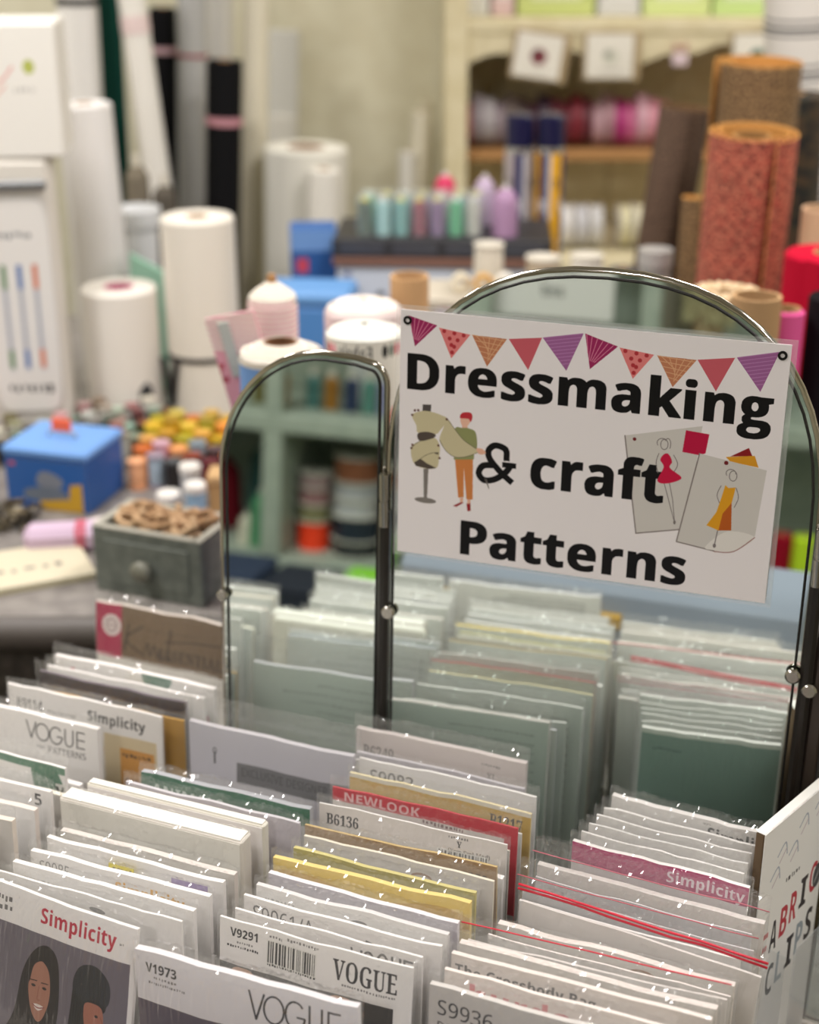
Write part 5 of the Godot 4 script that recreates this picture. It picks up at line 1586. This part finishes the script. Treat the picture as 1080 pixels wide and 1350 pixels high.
# ---------------------------------------------------------------- cork and fabric rolls on the right
func right_rolls() -> void:
	var y := COUNTER_Y
	var cork_red := noise_mat(noise_tex(512, 0.03, [rgb(64, 48, 40), rgb(156, 56, 50), rgb(196, 92, 74), rgb(216, 146, 116), rgb(140, 76, 58)], [0.28, 0.40, 0.52, 0.66, 0.80], FastNoiseLite.TYPE_SIMPLEX_SMOOTH, 6, 51), 8.0, 0.75)
	var cork_tan := noise_mat(noise_tex(512, 0.08, [rgb(50, 36, 24), rgb(112, 84, 54), rgb(166, 134, 92)], [0.32, 0.5, 0.68], FastNoiseLite.TYPE_SIMPLEX_SMOOTH, 5, 52), 5.0, 0.85)
	var cork_dark := noise_mat(noise_tex(512, 0.08, [rgb(44, 32, 26), rgb(88, 66, 52), rgb(122, 98, 80)], [0.32, 0.5, 0.72], FastNoiseLite.TYPE_SIMPLEX_SMOOTH, 5, 53), 5.0, 0.85)
	var inner := mat(rgb(206, 150, 84), 0.8)
	open_roll("cork_roll", "red floral cork fabric roll with loose overlapping end", 0.424, -1.95, y, 0.458, 0.058, cork_red, inner, 70.0, {"rx": 5.0, "inner": true, "dir": -1.0})
	open_roll("cork_roll", "wide tan cork fabric roll with orange brown inside", 0.478, -2.17, y, 0.515, 0.062, cork_tan, inner, 200.0, {"rx": 3.0})
	open_roll("cork_roll", "dark brown cork fabric roll leaning towards the tan roll", 0.37, -2.33, y, 0.43, 0.042, cork_dark, mat(rgb(120, 92, 66), 0.8), 90.0, {"rz": -6.0})
	open_roll("cork_roll", "thin brown cork roll squeezed behind the red floral roll", 0.395, -2.12, y, 0.335, 0.016, cork_tan, inner, 60.0, {})
	var camo := noise_mat(noise_tex(256, 0.02, [rgb(22, 22, 22), rgb(46, 48, 36), rgb(70, 52, 34)], [0.42, 0.52, 0.62], FastNoiseLite.TYPE_SIMPLEX_SMOOTH, 2, 54), 6.0, 0.85)
	roll("fabric_roll", "black and olive camouflage fabric roll beside the red cork roll", 0.585, -2.32, y, 0.45, 0.05, camo, {"rz": 2.0})
	var sp := Paint.new(64, 512, rgb(224, 220, 214))
	for k in 10:
		for j in 3: sp.rect(0, 13 + k * 49 + j * 8, 64, [2, 4, 2][j], rgb(44, 44, 52))
	var stripe := print_mat(sp.im, 0.8)
	stripe.texture_repeat = true
	var sr := thing("striped_roll", "white fabric roll with black stripes hanging above camouflage roll", "roll", Vector3(0.675, y + 0.009, -2.50), 0)
	sr.rotation_degrees = Vector3(4, 0, 6)
	part(sr, "wound_fabric", lathe([V(0.068, 0.0), V(0.068, 0.70)], 28), stripe)
	part(sr, "end", lathe([V(0.068, 0.70), V(0.02, 0.698), V(0.02, 0.67)], 28), mat(rgb(214, 210, 204), 0.8))
	part(sr, "core", lathe([V(0.0198, 0.66), V(0.0198, 0.704), V(0.016, 0.704), V(0.016, 0.66)], 16), mat(rgb(176, 140, 100), 0.8))
	# in front, just behind the arch of the mirror
	roll("felt_roll", "bright red felt roll behind the pink roll", 0.487, -1.74, y, 0.345, 0.05, mat(rgb(186, 20, 50), 0.9), {"core": 0.018, "flap": 0.02, "flap_a": 100.0})
	roll("felt_roll", "hot pink felt roll with pale rim beside the kraft tube", 0.388, -1.52, y, 0.338, 0.019, mat(rgb(226, 96, 156), 0.85), {"core": 0.015, "dip": 0.004})
	roll("fabric_roll", "black fabric roll beside the hot pink roll", 0.437, -1.53, y, 0.35, 0.024, mat(rgb(30, 26, 30), 0.85), {})
	var kr := mat(rgb(178, 144, 106), 0.85)
	var kr_pale := mat(rgb(206, 172, 140), 0.85)
	open_roll("kraft_tube", "short kraft cardboard tube standing behind the mirror arch", 0.352, -1.50, y, 0.357, 0.025, kr, kr, 0.0, {"plain": true})
	open_roll("kraft_tube", "pale kraft cardboard tube beside the red felt roll", 0.515, -1.87, y, 0.37, 0.03, kr_pale, kr_pale, 0.0, {"plain": true})
	# plaited rope coil on a block
	var pt := thing("rope_roll", "plaited beige rope roll on top of kraft drum", "rope", Vector3(0.342, y, -1.60))
	part(pt, "drum", lathe([V(0, 0), V(0.034, 0), V(0.034, 0.325), V(0, 0.325)], 24), mat(rgb(150, 118, 84), 0.85))
	for s in 3:
		var pts := []
		for i in 61:
			var a := TAU * i / 60.0 * 1.0
			var ph := a * 7.0 + TAU * s / 3
			pts.append(Vector3(cos(a) * (0.027 + 0.006 * cos(ph)), 0.331 + 0.004 * sin(ph * 2.0), sin(a) * (0.027 + 0.006 * cos(ph))))
		part(pt, "plait_strand", tube(pts, 0.0052, 6), mat([rgb(204, 180, 146), rgb(190, 164, 130), rgb(214, 192, 160)][s], 0.9))

# a sheet rolled into an open tube; the sheet has thickness and a free end
func open_roll(called: String, label: String, x: float, z: float, y0: float, h: float, r: float, m: Material, inner: Material, a0: float, o := {}) -> void:
	var t := thing(called, label, "roll", Vector3(x, y0, z))
	t.rotation_degrees = Vector3(o.get("rx", 0.0), 0, o.get("rz", 0.0))
	if o.get("plain", false):
		part(t, "tube_wall", lathe([V(r, 0), V(r, h), V(r * 0.86, h)], 28), m)
		part(t, "inside", lathe([V(r * 0.86, h), V(r * 0.86, h - 0.1), V(0, h - 0.1)], 28), inner)
		return
	var st := begin(false)
	var si := begin(false)
	var se := begin()
	var n := 64
	var th := 0.0022
	var rad := func(k: int) -> float: return r * (1.0 - 0.34 * k / n)
	for k in n:
		var way: float = o.get("dir", 1.0)
		var a := deg_to_rad(a0) + way * TAU * 2.1 * k / n
		var b := deg_to_rad(a0) + way * TAU * 2.1 * (k + 1) / n
		var A := Vector3(cos(a), 0, sin(a))
		var B := Vector3(cos(b), 0, sin(b))
		var ra: float = rad.call(k)
		var rb: float = rad.call(k + 1)
		var U := Vector3(0, h, 0)
		quad(st, A * ra, B * rb, B * rb + U, A * ra + U, A)
		quad(si, A * (ra - th), B * (rb - th), B * (rb - th) + U, A * (ra - th) + U, -A)
		quad(se, A * ra + U, B * rb + U, B * (rb - th) + U, A * (ra - th) + U, Vector3.UP)
		if k == 0: quad(se, A * ra, A * ra + U, A * (ra - th) + U, A * (ra - th), A.cross(Vector3.UP) * way)
	part(t, "cork_face", done(st), m)
	part(t, "lining", done(si), inner)
	part(t, "cut_edge", done(se), inner)
	if o.get("inner", false):
		part(t, "core_tube", lathe([V(r * 0.42, 0.01), V(r * 0.42, h - 0.004), V(r * 0.34, h - 0.004), V(r * 0.34, h - 0.06), V(0, h - 0.06)], 24), mat(rgb(150, 112, 70), 0.8))

# ---------------------------------------------------------------- rolls of printed tape and fabric behind the wing of the mirror
func tape_rolls() -> void:
	var y := COUNTER_Y
	var wc := mat(rgb(232, 224, 212), 0.85)
	var pp := Paint.new(256, 512, rgb(226, 160, 174))
	for k in 60:
		pp.rect((k * 61) % 256, (k * 97) % 512, 16 + k % 18, 9, [rgb(60, 40, 44), rgb(240, 226, 226), rgb(180, 60, 80)][k % 3])
	for k in 8: pp.rect(0, k * 9, 256, 5, rgb(236, 228, 216))
	var pink := print_mat(pp.im, 0.8)
	var a := thing("fabric_roll", "pink printed fabric roll with peaked cream top behind mirror wing", "roll", Vector3(-0.150, y, -1.62))
	part(a, "wound_fabric", lathe([V(0.0275, 0), V(0.0275, 0.315), V(0.026, 0.325)], 28), pink)
	var prof := []
	for k in 12:
		prof.append(V(0.026 - 0.0021 * k, 0.325 + 0.0016 * k + 0.0016 * (k % 2)))
	part(a, "layered_end", lathe(prof, 28, 0.03), wc)
	part(a, "core", lathe([V(0.006, 0.335), V(0.0045, 0.349), V(0, 0.350)], 14), mat(rgb(170, 130, 90), 0.8))
	var bp3 := Paint.new(512, 256, rgb(110, 150, 206))
	for k in 30: bp3.oval((k * 91) % 512, (k * 47) % 256, 26, 18, [rgb(70, 140, 80), rgb(40, 60, 120), rgb(226, 232, 240), rgb(60, 110, 180)][k % 4])
	var b := thing("fabric_roll", "thick cream layered fabric roll with blue and green print outside", "roll", Vector3(-0.130, y, -1.475))
	part(b, "wound_fabric", lathe([V(0.042, 0), V(0.042, 0.298)], 32, 0.01), print_mat(bp3.im, 0.8))
	prof = [V(0.042, 0.298), V(0.0425, 0.304)]
	for k in 16: prof.append(V(0.042 - 0.00155 * k, 0.305 + 0.0007 * k + 0.0012 * (k % 2)))
	prof.append(V(0.0165, 0.31))
	part(b, "layered_end", lathe(prof, 32, 0.025), wc)
	part(b, "core", lathe([V(0.0165, 0.30), V(0.0165, 0.3165), V(0.014, 0.3165), V(0.014, 0.27), V(0, 0.27)], 20), mat(rgb(120, 86, 62), 0.8))
	var pc := thing("fabric_card", "pink printed fabric sheet standing beside the cream layered roll", "fabric", Vector3(-0.192, y, -1.535), -8)
	part(pc, "sheet", prism(PackedVector2Array([V(0.060, 0), V(0.110, 0), V(0.030, 0.334), V(-0.022, 0.322)]), 0.004), pink)
	part(pc, "grey_strip", box(0.012, 0.06, 0.002, 0.0005), mat(rgb(190, 192, 188), 0.8), Vector3(0.012, 0.262, 0.0032), Vector3(0, 0, 14))
	var c := thing("fabric_roll", "flat white and rose folded fabric roll near the kraft tube", "roll", Vector3(-0.052, y, -1.66))
	part(c, "wound_fabric", lathe([V(0.044, 0), V(0.044, 0.298), V(0.040, 0.304)], 28, 0.02), mat(rgb(222, 206, 204), 0.85))
	prof = []
	for k in 8: prof.append(V(0.040 - 0.005 * k, 0.304 + 0.0008 * k + 0.0016 * (k % 2)))
	part(c, "layered_end", lathe(prof, 28, 0.04), mat(rgb(232, 222, 212), 0.85))
	part(c, "core", lathe([V(0.005, 0.305), V(0.004, 0.311), V(0, 0.312)], 12), mat(rgb(180, 160, 130), 0.8))
	var d := thing("fabric_roll", "white fabric roll with printed selvedge dots and reversed lettering", "roll", Vector3(-0.045, y, -1.47))
	var dp := Paint.new(1024, 256, rgb(232, 228, 218))
	for j in 3:
		for k in 4: dp.oval(60 + j * 340 + k * 34, 18, 14, 11, [rgb(226, 150, 160), rgb(190, 40, 66), rgb(110, 120, 110), rgb(34, 34, 34)][k])
		dp.text("Fabric", font("Droid Sans", 700), 220 + j * 340, 6, 150, 26, rgb(90, 88, 86))
	for k in 24: dp.oval((k * 87) % 1024, 120 + (k * 31) % 130, 30, 20, [rgb(60, 150, 180), rgb(220, 90, 60), rgb(90, 150, 90)][k % 3])
	part(d, "wound_fabric", lathe([V(0.0385, 0.17), V(0.0385, 0.328)], 32), print_mat(dp.im, 0.8))
	part(d, "lower_fabric", lathe([V(0, 0), V(0.0385, 0), V(0.0385, 0.17)], 32), mat(rgb(226, 222, 212), 0.8))
	prof = []
	for k in 14: prof.append(V(0.0385 - 0.0026 * k, 0.328 + 0.0005 * k + 0.0018 * (k % 2)))
	part(d, "layered_end", lathe(prof, 32, 0.03), mat(rgb(232, 232, 224), 0.85))
	var k2 := thing("kraft_tube", "tan kraft cardboard tube behind the sign corner", "roll", Vector3(0.0, y, -1.72))
	part(k2, "tube_wall", lathe([V(0.0225, 0), V(0.0225, 0.323), V(0.019, 0.323)], 24), mat(rgb(196, 158, 116), 0.8))
	part(k2, "inside", lathe([V(0.019, 0.323), V(0.019, 0.24), V(0, 0.24)], 24), mat(rgb(196, 158, 116), 0.8))
	part(k2, "dark_band", ring_mesh(0.0225, 0.05), mat(rgb(40, 40, 52), 0.6), Vector3(0, 0.247, 0))

# ---------------------------------------------------------------- sage green shelf unit seen in the mirror
func sage_unit() -> void:
	var at := Vector3(-1.0917, 0, 0.2205)
	var turn := -23.38
	var B := Basis(Vector3.UP, deg_to_rad(turn))
	var P := func(s: float, y: float, d: float) -> Vector3: return at + B * Vector3(s, y, d)
	var sage := noise_mat(noise_tex(256, 0.03, [rgb(158, 170, 158), rgb(168, 179, 167)], [0.3, 0.7], FastNoiseLite.TYPE_SIMPLEX_SMOOTH, 3, 61), 3.0, 0.55)
	var t := thing("shelf_unit", "sage green painted shelf unit facing the mirror", "shelf unit", at, turn)
	var L := -0.62
	var R := 1.1
	var mid := (L + R) / 2
	part(t, "plinth", box(R - L, 0.46, 0.34, 0.004), sage, Vector3(mid, 0, 0.18))
	for y in [0.46, 0.757, 1.20]:
		part(t, "shelf", box(R - L, 0.038, 0.36, 0.004), sage, Vector3(mid, y, 0.18))
	part(t, "rail", box(0.77, 0.03, 0.025, 0.003), sage, Vector3(-0.20, 0.945, 0.012))
	part(t, "back_board", box(R - L, 1.24, 0.014, 0.002), sage, Vector3(mid, 0, 0.367))
	for s in [-0.60, -0.236, 0.175, 0.49, 1.08]:
		if s != 0.49:
			part(t, "lower_stile", box(0.04, 0.259, 0.35, 0.003), sage, Vector3(s, 0.498, 0.176))
		part(t, "upper_stile", box(0.036, 0.405, 0.03, 0.003), sage, Vector3(s, 0.795, 0.016))
	# bottles and threads on the shelf behind the rail
	var row := [["olive", rgb(120, 116, 70), -0.300], ["tan", rgb(176, 130, 80), -0.252], ["teal", rgb(74, 120, 118), -0.185], ["amber brown", rgb(156, 108, 40), -0.146], ["navy", rgb(44, 58, 92), -0.104], ["sea green", rgb(90, 142, 132), -0.066], ["lavender", rgb(150, 150, 190), -0.032], ["rust", rgb(150, 84, 50), 0.02], ["moss", rgb(96, 110, 66), 0.06], ["slate", rgb(84, 96, 110), 0.11]]
	for q in row:
		var b := thing("dye_bottle", "%s dye bottle with pale cap on the sage green shelf" % q[0], "bottle", P.call(q[2], 0.7955, 0.10), 0, "bottles on the sage green shelf")
		part(b, "bottle", lathe([V(0, 0), V(0.015, 0), V(0.0155, 0.002), V(0.0155, 0.058), V(0.008, 0.068), V(0, 0.068)], 16), mat(q[1], 0.35))
		part(b, "cap", lathe([V(0.0085, 0.066), V(0.0085, 0.082), V(0, 0.083)], 12), mat(rgb(214, 212, 200), 0.5))
	var lc := thing("white_tub", "white labelled tub behind the dye bottles on sage shelf", "tub", P.call(-0.07, 0.7955, 0.20), turn)
	part(lc, "tub", box(0.12, 0.095, 0.08, 0.006), mat(rgb(206, 210, 210), 0.5))
	part(lc, "lid", box(0.124, 0.012, 0.084, 0.004), mat(rgb(220, 222, 220), 0.5), Vector3(0, 0.095, 0))
	for q in [["yellow", rgb(206, 196, 90), -0.10], ["pink", rgb(196, 80, 120), -0.055], ["golden", rgb(214, 168, 50), -0.012]]:
		var yb := thing("yarn_ball", "%s yarn ball resting on top of the white tub" % q[0], "yarn", P.call(q[2], 0.9025, 0.20), 0, "yarn balls on the white tub")
		part(yb, "yarn", lathe([V(0, 0), V(0.010, 0.002), V(0.018, 0.010), V(0.02, 0.02), V(0.018, 0.030), V(0.010, 0.038), V(0, 0.04)], 16, 0.02, true), mat(q[1], 0.9))
		part(yb, "label_band", ring_mesh(0.0195, 0.012, 16), mat(rgb(226, 222, 214), 0.6), Vector3(0, 0.02, 0))
	# reels stacked in the cubby
	var stack := [[-0.083, 0.4988, 0.052, [["charcoal", rgb(48, 52, 54), 0.034], ["navy", rgb(32, 44, 58), 0.050], ["pale grey", rgb(186, 188, 192), 0.036], ["silver", rgb(170, 172, 178), 0.036], ["copper brown", rgb(132, 80, 54), 0.050]]], [-0.174, 0.4988, 0.036, [["bright orange red", rgb(250, 66, 28), 0.062], ["olive grey", rgb(130, 126, 92), 0.036], ["dusty rose", rgb(150, 110, 112), 0.034], ["grey rose", rgb(160, 134, 136), 0.030]]],
		[0.020, 0.4988, 0.045, [["dark blue", rgb(44, 52, 70), 0.04], ["grey", rgb(150, 152, 156), 0.04], ["rust brown", rgb(130, 74, 46), 0.04]]], [0.108, 0.4988, 0.038, [["cream", rgb(206, 200, 180), 0.04], ["black", rgb(36, 36, 38), 0.05]]]]
	for q in stack:
		var yy: float = q[1]
		for c in q[3]:
			var p: Vector3 = P.call(q[0], yy, 0.10)
			reel("%s ribbon reel lying flat in a stack in sage cubby" % c[0], p.x, p.y, p.z, q[2], c[2], c[1], "ribbon reels stacked in the sage cubby", rgb(206, 204, 192), false)
			yy += c[2] + 0.0005
	for q in [["dark teal", rgb(46, 78, 78), -0.315, 0.045, 0.2], ["dark red", rgb(120, 28, 40), -0.42, 0.05, 0.15], ["mint green", rgb(84, 140, 104), -0.285, 0.025, 0.11], ["ivory", rgb(206, 202, 186), -0.315, 0.02, 0.06], ["golden", rgb(190, 150, 50), -0.262, 0.012, 0.05]]:
		var b4 := thing("yarn_cone", "%s yarn cone beside the reels in the sage cubby" % q[0], "yarn", P.call(q[2], 0.4988, 0.08 if q[4] < 0.12 else 0.2), 0, "yarn cones in the sage cubby")
		part(b4, "yarn", lathe([V(0, 0), V(q[3], 0), V(q[3] * 0.8, q[4] * 0.8), V(q[3] * 0.3, q[4]), V(0, q[4])], 18), mat(q[1], 0.9))
		part(b4, "tip", lathe([V(q[3] * 0.2, q[4]), V(q[3] * 0.15, q[4] + 0.01), V(0, q[4] + 0.01)], 10), mat(rgb(206, 200, 190), 0.7))
	# folded cloth on a stool before the unit
	var sb := thing("bench", "low dark bench with folded cloth before the sage green unit", "bench", P.call(-0.22, 0.0, -0.14), turn)
	part(sb, "seat", box(0.5, 0.03, 0.2, 0.004), mat(rgb(70, 62, 56), 0.6), Vector3(0, 0.43, 0))
	for x in [-0.22, 0.22]:
		for z in [-0.08, 0.08]: part(sb, "leg", box(0.03, 0.43, 0.03, 0.003), mat(rgb(70, 62, 56), 0.6), Vector3(x, 0, z))
	for q in [["navy folded denim cloth on the low bench", rgb(58, 68, 90), -0.315, 0.25, 0.062], ["charcoal folded cloth on the low bench", rgb(52, 56, 66), -0.115, 0.13, 0.052], ["neon green folded cloth on the low bench", rgb(140, 220, 50), 0.0, 0.08, 0.062]]:
		var f := thing("folded_cloth", q[0], "fabric", P.call(q[2], 0.4605, -0.14), turn)
		for k in 3: part(f, "fold", box(q[3], q[4] / 3.0, 0.15, 0.006), mat(q[1], 0.9), Vector3(0.004 * (k % 2), k * q[4] / 3.0, 0))
	# shop card and fringe trim at the rail
	var card := thing("shop_card", "white printed shop card standing between the sage green posts", "card", P.call(0.305, 0.7955, 0.06), turn + 180)
	part(card, "stand", box(0.16, 0.16, 0.05, 0.003), mat(rgb(90, 92, 92), 0.6))
	var cp := Paint.new(600, 400, rgb(222, 222, 220))
	for k in 18: cp.oval(110 + (k * 67) % 160, 30 + (k * 29) % 60, 16, 10, rgb(120, 126, 128))
	for k in 18: cp.oval(350 + (k * 67) % 160, 30 + (k * 29) % 60, 16, 10, rgb(120, 126, 128))
	cp.text("Widwend", font("Droid Serif", 700), 180, 120, 250, 60, rgb(96, 100, 104))
	cp.text("and", font("Droid Sans", 700), 250, 230, 110, 60, rgb(50, 52, 56))
	part(card, "printed_card", box(0.225, 0.15, 0.003, 0.0006), print_mat(cp.im, 0.6), Vector3(0, 0.160, 0.026))
	var fr := thing("fringe_roll", "shaggy cream fringe trim roll beside the sage green post", "trim", P.call(0.592, 0.7955, 0.06))
	part(fr, "core", lathe([V(0, 0), V(0.03, 0), V(0.03, 0.20), V(0, 0.20)], 16), mat(rgb(160, 140, 110), 0.85))
	var st := begin(false)
	for k in 420:
		var a := rng.randf() * TAU
		var y0 := rng.randf_range(0.175, 0.245)
		var d := Vector3(cos(a), rng.randf_range(-0.5, 0.5), sin(a)).normalized()
		var o := Vector3(cos(a) * 0.026, y0, sin(a) * 0.026)
		add_tube(st, [o, o + d * 0.014, o + d * 0.026 + Vector3(0, -0.006, 0)], 0.0016, 4)
	part(fr, "fringe", done(st), mat(rgb(206, 200, 160), 0.9))
	var tp := thing("trim_box", "tan trim box between the post and the fringe roll", "box", P.call(0.535, 0.7955, 0.12), turn)
	part(tp, "box_body", box(0.07, 0.24, 0.08, 0.003), mat(rgb(126, 122, 106), 0.7))
	part(tp, "box_lid", box(0.074, 0.02, 0.084, 0.003), mat(rgb(140, 134, 116), 0.7), Vector3(0, 0.24, 0))
	for q in [["dark red cloth roll standing before the unit end", rgb(150, 20, 40), 0.765, 0.022], ["lime yellow cloth roll standing before the unit end", rgb(190, 224, 50), 0.805, 0.02]]:
		var p2: Vector3 = P.call(q[2], 0.0, -0.03)
		roll("felt_roll", q[0], p2.x, p2.z, 0.002, 0.60, q[3], mat(q[1], 0.9), {})
